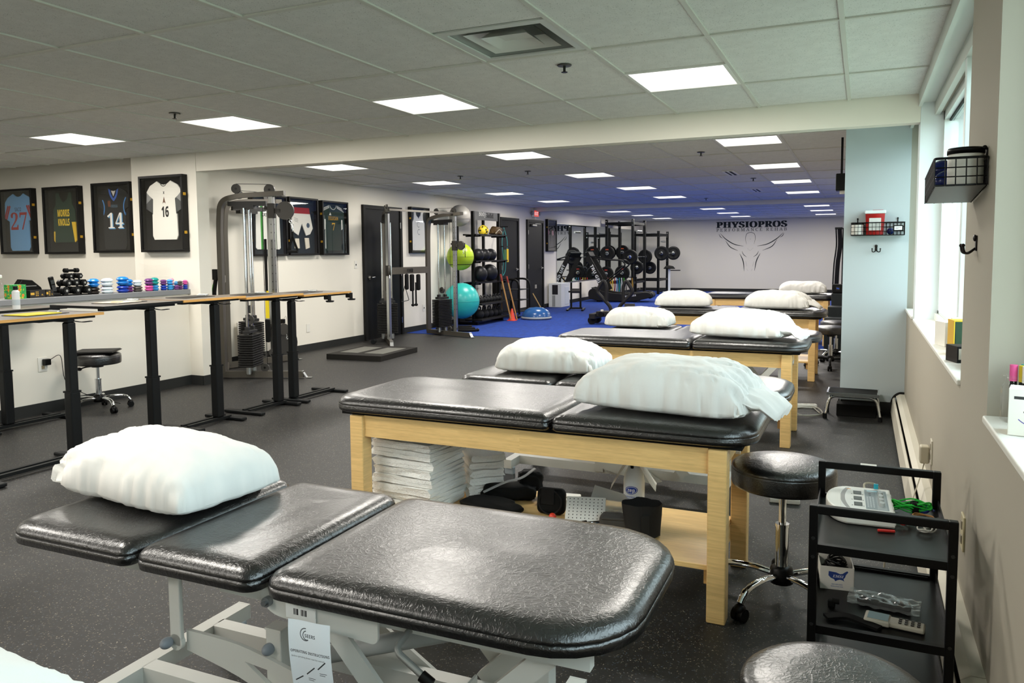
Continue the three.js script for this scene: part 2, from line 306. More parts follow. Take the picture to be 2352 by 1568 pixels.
// supply vent
{ const t = thing('ceiling_vent', 'large square stepped air diffuser in the ceiling', 'vent', [VENT[0], CEIL, VENT[1]]), m = M(0xd4d6d0, 0.45);
  const cone = (a, b, y0, y1) => mv(new THREE.CylinderGeometry(a * 1.414, b * 1.414, y1 - y0, 4, 1, true), 0, (y0 + y1) / 2, 0, { ry: Math.PI / 4 });
  part(t, 'face_frame', [B(0.594, 0.008, 0.05, 0, 0.004, 0.272), B(0.594, 0.008, 0.05, 0, 0.004, -0.272), B(0.05, 0.008, 0.494, 0.272, 0.004, 0), B(0.05, 0.008, 0.494, -0.272, 0.004, 0)], m);
  part(t, 'throat', [cone(0.16, 0.248, 0.01, 0.14)], M(0x8f948f, 0.6));
  part(t, 'vane', [cone(0.13, 0.19, 0.008, 0.06)], m); part(t, 'vane', [cone(0.08, 0.125, 0.004, 0.045)], m); part(t, 'center_plate', [B(0.16, 0.008, 0.16, 0, 0.04, 0)], m); part(t, 'duct', [B(0.34, 0.005, 0.34, 0, 0.142, 0)], M(0x2c302e, 0.8)); }
// sprinklers
[[-1.57, -4.21, 'sprinkler head in the ceiling between the vent and nearest light'], [-4.72, -4.32, 'sprinkler head beside the third light of the nearest row'], [-1.61, -8.5, 'sprinkler head past the beam near the first light'], [-4.02, -9.4, 'sprinkler head left of the middle light column'], [-5.1, -9.55, 'sprinkler head nearest the left wall'], [-1.49, -11.9, 'sprinkler head past the slotted vent'], [-2.9, -15.9, 'sprinkler head just before the far beam']].forEach(([x, z, lb]) => {
  const t = thing('sprinkler', lb, 'sprinkler', [x, CEIL, z], 0, 'fire sprinklers');
  part(t, 'escutcheon', [L([[0, -0.006], [0.038, -0.006], [0.042, 0], [0, 0]], 0, 0, 0, 18)], M(0x6a6a66, 0.4, 0.6));
  part(t, 'head', [C(0.008, 0.035, 0, -0.02, 0, { n: 8 }), C(0.018, 0.003, 0, -0.04, 0, { n: 12 })], M(0x2f2f2d, 0.4, 0.6));
});
[[-1.66, -10.9, 'long slotted return vent near the second light past the beam'], [-1.72, -14.2, 'farther slotted return vent near the window side'], [-2.2, -6.45, 'short slotted vent just behind the beam']].forEach(([x, z, lb]) => {
  const t = thing('slot_vent', lb, 'vent', [x, CEIL, z], 0, 'slotted ceiling vents');
  part(t, 'housing', [B(0.16, 0.012, 0.58, 0, -0.004, 0, { r: 0.003 })], M_trimw); part(t, 'slot', [B(0.03, 0.004, 0.54, 0.03, -0.011, 0)], M(0x202422, 0.8)); part(t, 'slot', [B(0.02, 0.004, 0.54, -0.03, -0.011, 0)], M(0x202422, 0.8));
});

// ---------- outside ----------
struct('ground_outside', B(60, 0.1, 120, 31, -0.6, -30), M(0x8f9a86, 0.95), 'pale ground outside the windows');
[[9, -34, 3.2], [14, -46, 4], [6.5, -52, 3.6], [20, -38, 4.2]].forEach(([x, z, r], i) => {
  const t = thing('tree', ['small hazy tree outside the middle window', 'broad hazy tree behind the small one outside', 'farthest hazy tree outside the windows', 'hazy tree farthest to the right outside'][i], 'tree', [x, -0.56, z], 0, 'trees outside');
  part(t, 'trunk', [C(0.22, 2.4, 0, 1.2, 0, { r2: 0.15, n: 9 })], M(0x6b5c4c, 0.95));
  const g = new THREE.IcosahedronGeometry(1, 4), p = g.attributes.position, q = V();
  for (let k = 0; k < p.count; k++) { q.fromBufferAttribute(p, k); const s = r * (0.82 + 0.35 * nz(q.x * 2 + i * 9, q.y * 2, q.z * 2) + 0.2 * nz(q.x * 6, q.y * 6 + i, q.z * 6)); p.setXYZ(k, q.x * s, q.y * s * 0.9, q.z * s); }
  g.computeVertexNormals(); part(t, 'crown', [g.translate(0, 2 + r * 0.8, 0)], M(0x8fa58a, 0.95));
});

// ---------- doors ----------
const doorM = M(0x0d0e0e, 0.5), M_hw = M(0xb9b9b4, 0.25, 1);
function door(n, z0, z1, lever, label, closer) {
  const g = structGroup('door_' + n, label), h = 2.09, zc = (z0 + z1) / 2, w = z0 - z1;
  part(g, 'door_frame', [B(0.05, h + 0.06, 0.06, XL + 0.02, (h + 0.06) / 2, z0 - 0.03), B(0.05, h + 0.06, 0.06, XL + 0.02, (h + 0.06) / 2, z1 + 0.03), B(0.05, 0.06, w - 0.12, XL + 0.02, h + 0.03, zc)], M(0x191918, 0.5));
  part(g, 'door_leaf', [B(0.04, h - 0.012, w - 0.13, XL + 0.008, h / 2 + 0.004, zc, { r: 0.003 })], doorM);
  const s = lever > 0 ? z0 - 0.14 : z1 + 0.14, d = lever > 0 ? -1 : 1;
  const hd = part(g, 'door_handle', [C(0.033, 0.012, XL + 0.034, 1.0, s, { a: 'x' }), C(0.012, 0.05, XL + 0.06, 1.0, s, { a: 'x', n: 10 }), B(0.014, 0.02, 0.11, XL + 0.078, 1.0, s + d * 0.045, { r: 0.006 })], M_hw);
  for (const y of [0.25, 1.05, 1.85]) part(g, 'hinge', [B(0.012, 0.1, 0.02, XL + 0.04, y, lever > 0 ? z1 + 0.055 : z0 - 0.055)], M_hw);
  if (closer) part(g, 'door_closer', [B(0.05, 0.05, 0.25, XL + 0.06, 2.02, zc + 0.15, { r: 0.01 }), B(0.015, 0.012, 0.35, XL + 0.09, 2.06, zc)], M(0xa7a7a0, 0.4, 0.8));
  if (n !== 2) part(g, 'door_plate', [B(0.004, 0.09, 0.11, XL + 0.031, 0.56, zc - (n === 1 ? 0.06 : 0))], M(0xbdb8a8, 0.4, 0.5));
}
door(1, -10.15, -11.27, 1, 'dark door behind the second cable machine'); door(2, -15.2, -16.2, -1, 'dark door behind the ball rack'); door(3, -16.68, -17.7, -1, 'dark exit door under the exit sign', true);
{ const t = thing('exit_sign', 'red exit sign with two emergency lamp heads above dark door', 'exit sign', [XL, 2.3, -17.15]);
  part(t, 'housing', [B(0.06, 0.17, 0.3, 0.045, 0, 0, { r: 0.008 }), B(0.05, 0.05, 0.06, 0.0251, -0.1, 0)], M_plastic);
  const lit = new THREE.MeshStandardMaterial({ map: canvasTex(256, 128, (c, w, h) => { c.fillStyle = '#e23a20'; c.fillRect(0, 0, w, h); c.fillStyle = '#f6d8d8'; c.font = 'bold 104px sans-serif'; c.textAlign = 'center'; c.fillText('EXIT', w / 2, 101, w - 16); }), roughness: 0.5 }); lit.emissive = new THREE.Color(1, 1, 1); lit.emissiveMap = lit.map; lit.emissiveIntensity = 0.5;
  part(t, 'face', [mv(decal(0.27, 0.14), 0.0765, 0, 0, { ry: Math.PI / 2 })], lit);
  for (const s of [-1, 1]) part(t, 'lamp_head', [C(0.045, 0.05, 0.06, 0.01, s * 0.21, { a: 'x', n: 16, r2: 0.035 }), B(0.03, 0.03, 0.06, 0.03, 0.01, s * 0.17)], M(0x8f9092, 0.5)); }
{ const l = [[-9.97, 1.21, 'white light switch beside the dark door', 1], [-8.8, 0.33, 'white blank outlet plate low on left wall', 0], [-12.0, 0.4, 'white outlet low on the wall past the first door', 1]];
  l.forEach(([z, y, lb, k]) => { const t = thing('wall_plate', lb, 'outlet', [XL, y, z]); part(t, 'plate', [B(0.007, 0.12, 0.075, 0.0035, 0, 0, { r: 0.002 })], M_plastic); if (k) part(t, 'toggle', [B(0.012, 0.026, 0.012, 0.012, 0, 0, { r: 0.002 })], M(0x40403c, 0.5)); }); }
// ---------- treatment tables ----------
function ring(w, d, r, n = 6) {                             // rounded rectangle, counter-clockwise; r = [right-near, left-near, left-far, right-far]
  const out = [];
  [[1, 1], [-1, 1], [-1, -1], [1, -1]].forEach(([sx, sz], k) => {
    const q = Math.max(0.004, Math.min(r[k], w / 2 - 0.001, d / 2 - 0.001));
    for (let i = 0; i <= n; i++) {
      const a = (k + i / n) * Math.PI / 2;
      out.push([sx * (w / 2 - q) + q * Math.cos(a), sz * (d / 2 - q) + q * Math.sin(a)]);
    }
  });
  return out;
}
function loft(rings, o = {}) {                              // rings: [[x, y, z] ...] of equal length, closed at both ends
  const pos = [], tri = (a, b, c) => pos.push(...a, ...b, ...c), n = rings[0].length;
  for (let i = 0; i < rings.length - 1; i++) for (let j = 0; j < n; j++) { const a = rings[i][j], b = rings[i][(j + 1) % n], c = rings[i + 1][(j + 1) % n], d = rings[i + 1][j]; tri(a, c, b); tri(a, d, c); }
  for (const [R, f] of [[rings[0], 0], [rings[rings.length - 1], 1]]) { const c = R.reduce((s, p) => [s[0] + p[0] / n, s[1] + p[1] / n, s[2] + p[2] / n], [0, 0, 0]); for (let j = 0; j < n; j++) f ? tri(R[j], c, R[(j + 1) % n]) : tri(R[j], R[(j + 1) % n], c); }
  const g = new THREE.BufferGeometry(); g.setAttribute('position', new THREE.Float32BufferAttribute(pos, 3)); g.computeVertexNormals();
  return toCreasedNormals(g, o.crease ?? 1.2);
}
function pad(w, d, h, r, crown = 0.014) {                   // stuffed vinyl cushion, base at y = 0
  const prof = [[0.012, 0], [0.002, 0.006], [0, h * 0.30], [0.0, h * 0.42], [0.004, h * 0.46], [0.001, h * 0.5], [0.003, h * 0.62], [0.012, h * 0.8], [0.03, h * 0.94], [0.055, h * 0.99], [0.085, h]];
  const rs = prof.map(([t, y]) => ring(w - 2 * t, d - 2 * t, r.map((q) => Math.max(0.012, q - t * 0.7))).map(([x, z]) => [x, y, z]));
  const m = Math.min(w, d) / 2;
  for (const k of [0.5, 0.72, 0.9]) { const t = 0.085 + (m - 0.085) * k; rs.push(ring(w - 2 * t, d - 2 * t, [0.01, 0.01, 0.01, 0.01]).map(([x, z]) => [x, h - 0.004 * Math.sin(k * 3.1) + 0 * crown, z])); }
  return loft(rs);
}
const woodTableProto = {};
function woodTable(z0, split, label, seedTurn = 0) {        // z0 = near edge of the cushion
  const W = 1.86, D = 0.69, t = thing('treatment_table', label, 'treatment table', [-1.26, 0, z0 - D / 2], seedTurn, 'wooden treatment tables');
  const sx = split + 1.26;                                   // where the two cushions meet, local
  part(t, 'cushion', [mv(pad(sx - 0.004 + W / 2, D, 0.068, [0.03, 0.12, 0.12, 0.03]), (sx - 0.004 - W / 2) / 2, 0.672, 0)], M_vinyl);
  part(t, 'cushion', [mv(pad(W / 2 - sx - 0.004, D, 0.068, [0.14, 0.03, 0.03, 0.14]), (sx + 0.004 + W / 2) / 2, 0.672, 0)], M_vinyl);
  part(t, 'top_board', [B(W - 0.1, 0.014, D - 0.08, 0, 0.665, 0)], M_blackmatte);
  const lx = W / 2 - 0.135, lz = D / 2 - 0.06, ax = 0.575, ah = 0.096;
  for (const s of [1, -1]) {
    part(t, 'apron', [B(lx * 2 - 0.07, ah, 0.022, 0, 0.609, s * lz + s * 0.008)], M_wood);
    part(t, 'apron', [B(0.022, ah, lz * 2 - 0.07, s * lx, 0.609, 0)], M_wood);
    for (const q of [1, -1]) part(t, 'leg', [B(0.07, 0.657, 0.07, s * lx, 0.3285, q * lz, { r: 0.006 })], M_wood);
    part(t, 'shelf_cleat', [B(0.024, 0.07, lz * 2 - 0.07, s * (lx - 0.045), 0.155, 0)], M_wood);
  }
  part(t, 'shelf', [B(lx * 2 - 0.07, 0.02, lz * 2 + 0.02, 0, 0.2, 0, { r: 0.003 })], M_wood);
  for (const s of [1, -1]) part(t, 'strut', [beam(V(s * (lx - 0.001), 0.4 + 0.12, -lz + 0.08), V(s * (lx - 0.001), 0.565, -lz + 0.03), 0.02, 0.02)], M_powder);
  return t;
}
woodTable(-2.80, -1.115, 'wooden treatment table holding folded towels and the spray bottle');
woodTable(-5.60, -1.12, 'wooden treatment table in the middle with one large pillow');
woodTable(-8.60, -1.28, 'wooden treatment table with two white pillows on it');
woodTable(-11.85, -1.3, 'farthest wooden treatment table with pillow, on the blue turf');

function arc(pts, n = 10) { const c = new THREE.SplineCurve(pts.map(([x, y]) => new THREE.Vector2(x, y))); return c.getPoints(n).map((p) => [p.x, p.y]); }
function hiloTable(pos, turn, label, secs, H, detail) {      // steel lifting table; H = underside of cushions
  const t = thing('lifting_table', label, 'treatment table', pos, turn, 'lifting treatment tables');
  const D = 0.68;
  secs.forEach(([a, b, r]) => part(t, 'cushion', [mv(pad(b - a - 0.008, D, 0.066, r), (a + b) / 2, H, 0)], M_vinyl));
  const P = M_powder;
  // top frame
  for (const s of [1, -1]) {
    part(t, 'top_rail', [B(1.02, 0.05, 0.03, 0.32, H - 0.026, s * 0.24), B(0.36, 0.04, 0.03, -0.42, H - 0.022, s * 0.24)], P);
    part(t, 'hinge_plate', [mv(ext((() => { const p = new THREE.Shape(); p.moveTo(-0.05, 0.02); p.lineTo(0.3, 0.02); p.lineTo(0.3, -0.05); p.quadraticCurveTo(0.3, -0.07, 0.28, -0.07); p.lineTo(0.02, -0.055); p.quadraticCurveTo(-0.05, -0.05, -0.05, 0.02); return p; })(), 0.008), 0.02, H - 0.012, s * 0.275)], P);
    part(t, 'hinge_bolt', [C(0.013, 0.014, 0.0, H - 0.03, s * 0.29, { a: 'z', n: 12 }), C(0.007, 0.024, 0.0, H - 0.03, s * 0.294, { a: 'z', n: 8 })], M(0x8f9496, 0.35, 0.8));
    part(t, 'drop_link', [B(0.042, H - 0.29, 0.014, -0.41, (H + 0.29) / 2 - 0.012, s * 0.2, { r: 0.004 }), C(0.024, 0.014, -0.41, 0.29, s * 0.2, { a: 'z', n: 14 })], P);
    part(t, 'bolt_cap', [S(0.016, -0.43, 0.29, s * 0.22, { sz: 1.3 })], M(0x8b9299, 0.5));
    // curved scissor plate with a triangular window
    const o = new THREE.Shape(); o.moveTo(-0.39, 0.32); arc([[-0.39, 0.32], [-0.2, 0.315], [-0.02, 0.28]]).forEach(([x, y]) => o.lineTo(x, y)); o.lineTo(0.28, 0.1); o.lineTo(0.22, 0.08); o.lineTo(-0.04, 0.13); arc([[-0.04, 0.12], [-0.16, 0.21], [-0.39, 0.262]]).forEach(([x, y]) => o.lineTo(x, y));
    const w = new THREE.Path(); w.moveTo(-0.18, 0.272); w.lineTo(-0.07, 0.262); w.lineTo(-0.06, 0.2); w.closePath(); o.holes.push(w);
    part(t, 'scissor_plate', [mv(ext(o, 0.012), 0, 0, s * 0.18 - 0.006)], P);
    part(t, 'lift_arm', [beam(V(0.12, H - 0.06, s * 0.23), V(0.42, 0.16, s * 0.23), 0.012, 0.055)], P);
    part(t, 'lift_arm', [beam(V(0.72, H - 0.06, s * 0.2), V(0.36, 0.14, s * 0.2), 0.03, 0.05)], P);
    part(t, 'base_rail', [B(1.24, 0.05, 0.05, 0.02, 0.13, s * 0.14)], P);
  }
  part(t, 'tilt_post', [B(0.052, 0.26, 0.045, -0.09, 0.24, 0.15, { r: 0.004 }), B(0.054, 0.006, 0.047, -0.09, 0.372, 0.15)], P);
  part(t, 'bolt_cap', [S(0.016, -0.10, 0.32, 0.18, { sz: 1.3 })], M(0x8b9299, 0.5));
  for (const s of [1, -1]) part(t, 'cross_bar', [B(0.05, 0.05, 0.56, s * 0.62, 0.13, 0), B(0.051, 0.051, 0.006, s * 0.62, 0.13, 0.283), B(0.051, 0.051, 0.006, s * 0.62, 0.13, -0.283)], P);
  part(t, 'end_post', [B(0.06, H - 0.15, 0.05, 0.62, (H + 0.15) / 2 - 0.03, 0.0, { r: 0.005 })], P);
  part(t, 'actuator', [C(0.026, 0.5, 0.15, 0.3, 0, { a: 'x', n: 16, rz: 0.35 }), B(0.12, 0.1, 0.08, -0.12, 0.21, 0, { r: 0.012 })], M(0xa9adab, 0.5));
  for (const s of [1, -1]) for (const q of [1, -1]) {
    const c = part(t, 'caster', [C(0.05, 0.024, s * 0.62 - 0.02, 0.05, q * 0.25, { a: 'z', n: 18 })], M(0x5f6265, 0.6));
    part(c, 'fork', [B(0.06, 0.05, 0.036, s * 0.62, 0.085, q * 0.25, { r: 0.01 }), C(0.012, 0.03, s * 0.62, 0.105, q * 0.25, { n: 10 })], M(0xa5b0b8, 0.4));
  }
  if (detail) {
    part(t, 'lever', [pipe([[0.40, H - 0.035, 0.27], [0.39, H - 0.06, 0.32], [0.47, H - 0.10, 0.33]], 0.008, 0.02)], M(0x8f908c, 0.4, 0.5));
    part(t, 'lever_grip', [C(0.013, 0.03, 0.478, H - 0.105, 0.331, { a: 'x', n: 12, rz: -0.5 })], M_black);
    part(t, 'label_plate', [B(0.006, 0.03, 0.14, 0.515, 0.36, 0.231, { rx: 0, rz: 0 })], M_plastic);
  }
  return t;
}
const T1 = hiloTable([-1.335, 0, -1.735], 0.012, 'black three-section lifting table on white steel frame in the foreground', [[-0.935, -0.425, [0.04, 0.08, 0.08, 0.04]], [-0.42, 0.005, [0.05, 0.05, 0.05, 0.05]], [0.012, 0.925, [0.2, 0.06, 0.06, 0.2]]], 0.548, true);
part(T1, 'barcode_label', [B(0.09, 0.035, 0.002, 0.10, 0.505, 0.286)], printed(128, 50, (c, w, h) => { c.fillStyle = '#f2f2ee'; c.fillRect(0, 0, w, h); c.fillStyle = '#222'; for (const [x, k] of [[34, 4], [40, 3], [46, 8], [66, 3], [71, 5], [79, 3], [84, 6]]) c.fillRect(x, 12, k, 22); }));
hiloTable([-1.27, 0, -4.37], 0, 'black lifting table with rounded end behind the towel table', [[-0.93, -0.32, [0.04, 0.09, 0.09, 0.04]], [-0.315, 0.1, [0.05, 0.05, 0.05, 0.05]], [0.105, 0.95, [0.22, 0.06, 0.06, 0.22]]], 0.59);
hiloTable([-1.25, 0, -7.18], 0, 'black lifting table half hidden behind the middle wooden table', [[-0.93, -0.32, [0.04, 0.09, 0.09, 0.04]], [-0.315, 0.1, [0.05, 0.05, 0.05, 0.05]], [0.105, 0.95, [0.22, 0.06, 0.06, 0.22]]], 0.6);
hiloTable([-1.55, 0, -0.40], 0, 'lifting table below the lower left corner, only its pillow shows', [[-0.935, -0.425, [0.04, 0.08, 0.08, 0.04]], [-0.42, 0.005, [0.05, 0.05, 0.05, 0.05]], [0.012, 0.925, [0.2, 0.06, 0.06, 0.2]]], 0.548);
{ // instruction sheet
  const pr = printed(256, 420, (c, w, h) => {
    c.fillStyle = '#e9eef2'; c.fillRect(0, 0, w, h); c.strokeStyle = '#55585c'; c.lineWidth = 5;
    c.beginPath(); c.arc(104, 66, 30, 0.9, 4.9); c.stroke(); c.beginPath(); c.arc(112, 70, 22, 1.2, 4.6); c.stroke();
    c.fillStyle = '#44474a'; c.font = 'bold 24px sans-serif'; c.fillText('SEERS', 100, 80); c.font = 'bold 19px sans-serif'; c.fillText('OPERATING INSTRUCTIONS', 8, 165, 240);
    c.font = '11px sans-serif'; c.fillText('Before operating please read the manual', 12, 190, 220);
    c.strokeStyle = '#2d2f33'; c.lineWidth = 6; [[20, 320, 70, 290], [95, 275, 150, 230], [170, 235, 220, 190]].forEach(([a, b, d, e]) => { c.beginPath(); c.moveTo(a, b); c.lineTo(d, e); c.stroke(); c.fillRect(a + 8, b + 18, 44, 3); c.fillRect(a + 8, b + 28, 34, 3); });
  });
  const g = new THREE.PlaneGeometry(0.115, 0.2, 8, 12), p = g.attributes.position;
  for (let i = 0; i < p.count; i++) { const x = p.getX(i), y = p.getY(i); p.setZ(i, 0.012 * Math.sin(y * 14 + 1) + 0.006 * Math.sin(x * 30)); p.setX(i, x + 0.12 * (0.1 - y) * 0.25); }
  g.computeVertexNormals();
  const t = thing('instruction_sheet', 'white printed operating sheet hanging under the foreground table', 'paper', [-1.165, 0.42, -1.405], 0.18);
  part(t, 'sheet', [g], pr);
}

// ---------- pillows ----------
function pillowGeo(w, d, T, sd, o = {}) {                   // w along x, d along z, resting on y = 0
  const NX = 56, NZ = 40, pt = (i, j, top) => {
    const u = i / NX * 2 - 1, v = j / NZ * 2 - 1, au = Math.abs(u), av = Math.abs(v);
    const e = Math.pow(Math.max(0, 1 - Math.pow(au, 3.4)), 0.42) * Math.pow(Math.max(0, 1 - Math.pow(av, 3.0)), 0.42);
    const pinch = (a) => 1 - 0.05 * (1 - a * a);
    const rc = 1 - 0.09 * Math.pow(au * av, 3); let x = u * w / 2 * pinch(v) * rc, z = v * d / 2 * pinch(u) * rc;
    const f = Math.max(0, u * (o.open || 1));                // the loose, open end of the case
    const rg = (q) => Math.pow(Math.max(0, 1 - Math.abs(q) * 2.6), 2);
    const fold = 0.016 * nz(u * 1.4 + sd, v * 1.5, sd * 1.7) + 0.008 * nz(u * 3.1 + sd, v * 3.3, sd) - 0.009 * rg(nz(u * 5.5 + v * 3.0 + sd, v * 1.6 - u, sd * 2.1)) * Math.pow(av, 1.3) - 0.015 * rg(nz(u * 1.5 - v * 0.8, v * 5 + u * 1.4 + sd, sd * 3.3)) * (0.18 + 0.9 * f) - 0.006 * rg(nz(u * 9 + sd, v * 4 + u * 3, sd)) * (0.2 + f);
    let y = T * 0.33 * (1 - 0.45 * (1 - e)) + (top ? 1 : -1) * T * (top ? 0.66 : 0.33) * e + (top ? fold * Math.min(1, e * 1.3 + 0.15) : 0);
    x += fold * Math.sign(u) * au * au * 0.9; z += fold * Math.sign(v) * av * av * 1.1;
    y += (o.lift ? o.lift(u, v) : 0);
    x += 0.006 * nz(v * 6, sd, u) * (1 - e); z += 0.006 * nz(u * 6, sd + 5, v) * (1 - e);
    return [x, Math.max(o.lift ? -9 : 0.0005, y), z];
  };
  const pos = [], tri = (a, b, c) => pos.push(...a, ...b, ...c);
  for (const top of [true, false]) for (let i = 0; i < NX; i++) for (let j = 0; j < NZ; j++) {
    const a = pt(i, j, top), b = pt(i + 1, j, top), c = pt(i + 1, j + 1, top), e = pt(i, j + 1, top);
    top ? (tri(a, e, c), tri(a, c, b)) : (tri(a, c, e), tri(a, b, c));
  }
  const g = new THREE.BufferGeometry(); g.setAttribute('position', new THREE.Float32BufferAttribute(pos, 3)); g.computeVertexNormals();
  return toCreasedNormals(g, 1.3);
}
function hemGeo(w, d, T, sd, s) {                           // the hem of the open end: a short rumpled sleeve
  const rings = []; for (let i = 0; i <= 5; i++) { const k = i / 5, R = []; for (let j = 0; j < 40; j++) { const a = j / 40 * 6.2832, q = 0.36 - 0.06 * k; R.push([s * (w / 2 - 0.06 + 0.135 * k), Math.max(0.004, T * 0.36 + Math.sin(a) * T * (0.17 - 0.09 * k) * (1 + 0.7 * nz(a * 2, sd, k * 3)) - 0.055 * k * k + 0.016 * nz(Math.cos(a) * 5, sd, k * 4)), Math.cos(a) * d * q * (1 + 0.08 * nz(a, sd + 3, k * 2))]); } rings.push(s > 0 ? R.reverse() : R); }
  return loft(rings, { crease: 1.4 });
}
function pillow(pos, turn, w, d, T, sd, label, o = {}) {
  const t = thing('pillow', label, 'pillow', pos, turn, 'white bed pillows');
  part(t, 'pillowcase', [pillowGeo(w, d, T, sd, o)], M_white);
  if (o.hem) part(t, 'hem', [hemGeo(w, d, T, sd, o.open || 1)], M_white);
  return t;
}
const PT = 0.741;
pillow([-2.08, 0.612, -1.80], -0.10, 0.75, 0.45, 0.19, 3.3, 'large white pillow on the left end of foreground lifting table', { open: -1 });
pillow([-0.70, PT, -3.13], -0.14, 0.74, 0.47, 0.215, 8.1, 'white pillow with open rumpled case on the towel table', { open: 1, hem: true });
pillow([-1.72, 0.657, -4.40], 0.05, 0.70, 0.48, 0.2, 12.7, 'white pillow on the lifting table behind the towel table', { open: 1 });
pillow([-0.80, PT, -5.95], -0.2, 0.74, 0.46, 0.21, 17.9, 'large white pillow on the middle wooden table', { open: 1, hem: true });
pillow([-1.92, 0.668, -7.2], 0.0, 0.66, 0.46, 0.19, 21.2, 'white pillow just showing behind the middle wooden table', { open: 1 });
pillow([-1.88, PT, -8.98], 0.1, 0.66, 0.46, 0.19, 27.4, 'left pillow of the two on the same wooden table', { open: -1 });
pillow([-0.83, PT, -8.95], -0.08, 0.72, 0.46, 0.205, 31.6, 'right pillow of the two on the same wooden table', { open: 1, hem: true });
pillow([-0.80, PT, -12.2], 0.0, 0.70, 0.46, 0.19, 36.5, 'farthest white pillow beside the black foam steps', { open: 1 });
pillow([-1.32, 0.612, -0.53], 0.06, 0.74, 0.5, 0.22, 41.5, 'white pillow corner cut off at the lower left of view', { open: -1 });

// ---------- rolling stools ----------
function stool(label, seatH, o = {}) {
  const t = thing('rolling_stool', label, 'stool', [0, 0, 0], 0, 'round rolling stools'), r = o.r || 0.19;
  const sh = o.sh || 0.095, metal = o.base || M_chrome;
  part(t, 'seat', [L([[0, seatH - sh], [r - 0.016, seatH - sh], [r - 0.012, seatH - sh], [r - 0.003, seatH - sh + 0.004], [r, seatH - sh + 0.012], [r + 0.001, seatH - sh * 0.6], [r + 0.001, seatH - sh * 0.36], [r - 0.002, seatH - sh * 0.33], [r - 0.003, seatH - sh * 0.31], [r, seatH - sh * 0.28], [r - 0.003, seatH - sh * 0.2], [r - 0.014, seatH - sh * 0.1], [r - 0.036, seatH - 0.004], [r - 0.08, seatH], [r * 0.4, seatH + 0.003], [0, seatH + 0.003]], 0, 0, 0, 48)], M_vinyl);
  part(t, 'seat_plate', [C(0.05, 0.03, 0, seatH - sh - 0.014, 0, { n: 16 })], M_black);
  if (o.lever) part(t, 'lever', [pipe([[0, seatH - sh - 0.02, 0], [-0.09, seatH - sh - 0.03, 0.05], [-0.13, seatH - sh - 0.045, 0.07]], 0.006, 0.02, 8), S(0.016, -0.14, seatH - sh - 0.048, 0.075, { sx: 1.8 })], M_black);
  const low = seatH - sh - 0.03, hub = 0.1;
  part(t, 'gas_spring', [C(0.014, low - hub, 0, (low + hub) / 2, 0, { n: 14 })], M_chrome);
  part(t, 'column', [C(0.025, (low - hub) * 0.62, 0, hub + (low - hub) * 0.31, 0, { n: 18 }), C(0.027, 0.012, 0, hub + (low - hub) * 0.62, 0, { n: 18 })], M_chrome);
  part(t, 'hub', [L([[0.02, 0.075], [0.045, 0.078], [0.05, 0.1], [0.042, 0.135], [0.026, 0.145], [0.02, 0.145]], 0, 0, 0, 20)], M_black);
  for (let k = 0; k < 5; k++) {
    const a = (o.turn || 0) + k * Math.PI * 2 / 5, c = Math.cos(a), s = Math.sin(a), R = o.R || 0.255;
    const leg = part(t, 'leg', [sweep(smooth([[c * 0.03, 0.108, s * 0.03], [c * R * 0.5, 0.118, s * R * 0.5], [c * R * 0.86, 0.104, s * R * 0.86], [c * R, 0.068, s * R]], 12), circ(0.015, 10).map(([x, y]) => [x, y * 0.8]))], metal);
    part(leg, 'caster', [C(0.026, 0.018, c * R + s * 0.014, 0.026, s * R - c * 0.014, { a: 'z', n: 14, ry: -a }), C(0.026, 0.018, c * R - s * 0.014, 0.026, s * R + c * 0.014, { a: 'z', n: 14, ry: -a }), S(0.024, c * R, 0.044, s * R)], M_black);
  }
  return t;
}
stool('black round stool on chrome star base beside the black cart', 0.565, { turn: 2.05, R: 0.27, r: 0.195, sh: 0.1 }).position.set(-0.262, 0, -3.13);
stool('nearest round stool, cut off at the bottom edge below the cart', 0.5, { turn: 1.0, r: 0.19 }).position.set(-0.03, 0, -1.66);
stool('stool under the standing desks with a black tablet on it', 0.52, { turn: 0.2, lever: true, r: 0.195, sh: 0.1 }).position.set(-6.21, 0, -4.71);
stool('stool with black plastic base beside the pillar', 0.495, { turn: 2.8, base: M_black, R: 0.27 }).position.set(-0.32, 0, -9.75);
stool('farther chrome stool half hidden by the pillar', 0.5, { turn: 0.9, R: 0.26 }).position.set(-0.28, 0, -10.45);
{ const t = thing('tablet', 'flat black folder lying on the stool under the desks', 'tablet', [-6.21, 0.5235, -4.71], 0.6);
  part(t, 'cover', [B(0.33, 0.018, 0.26, 0, 0.009, 0, { r: 0.006 })], M(0x141312, 0.55)); part(t, 'edge_band', [B(0.335, 0.006, 0.26, 0.004, 0.009, 0.004)], M(0x2a2826, 0.5)); }
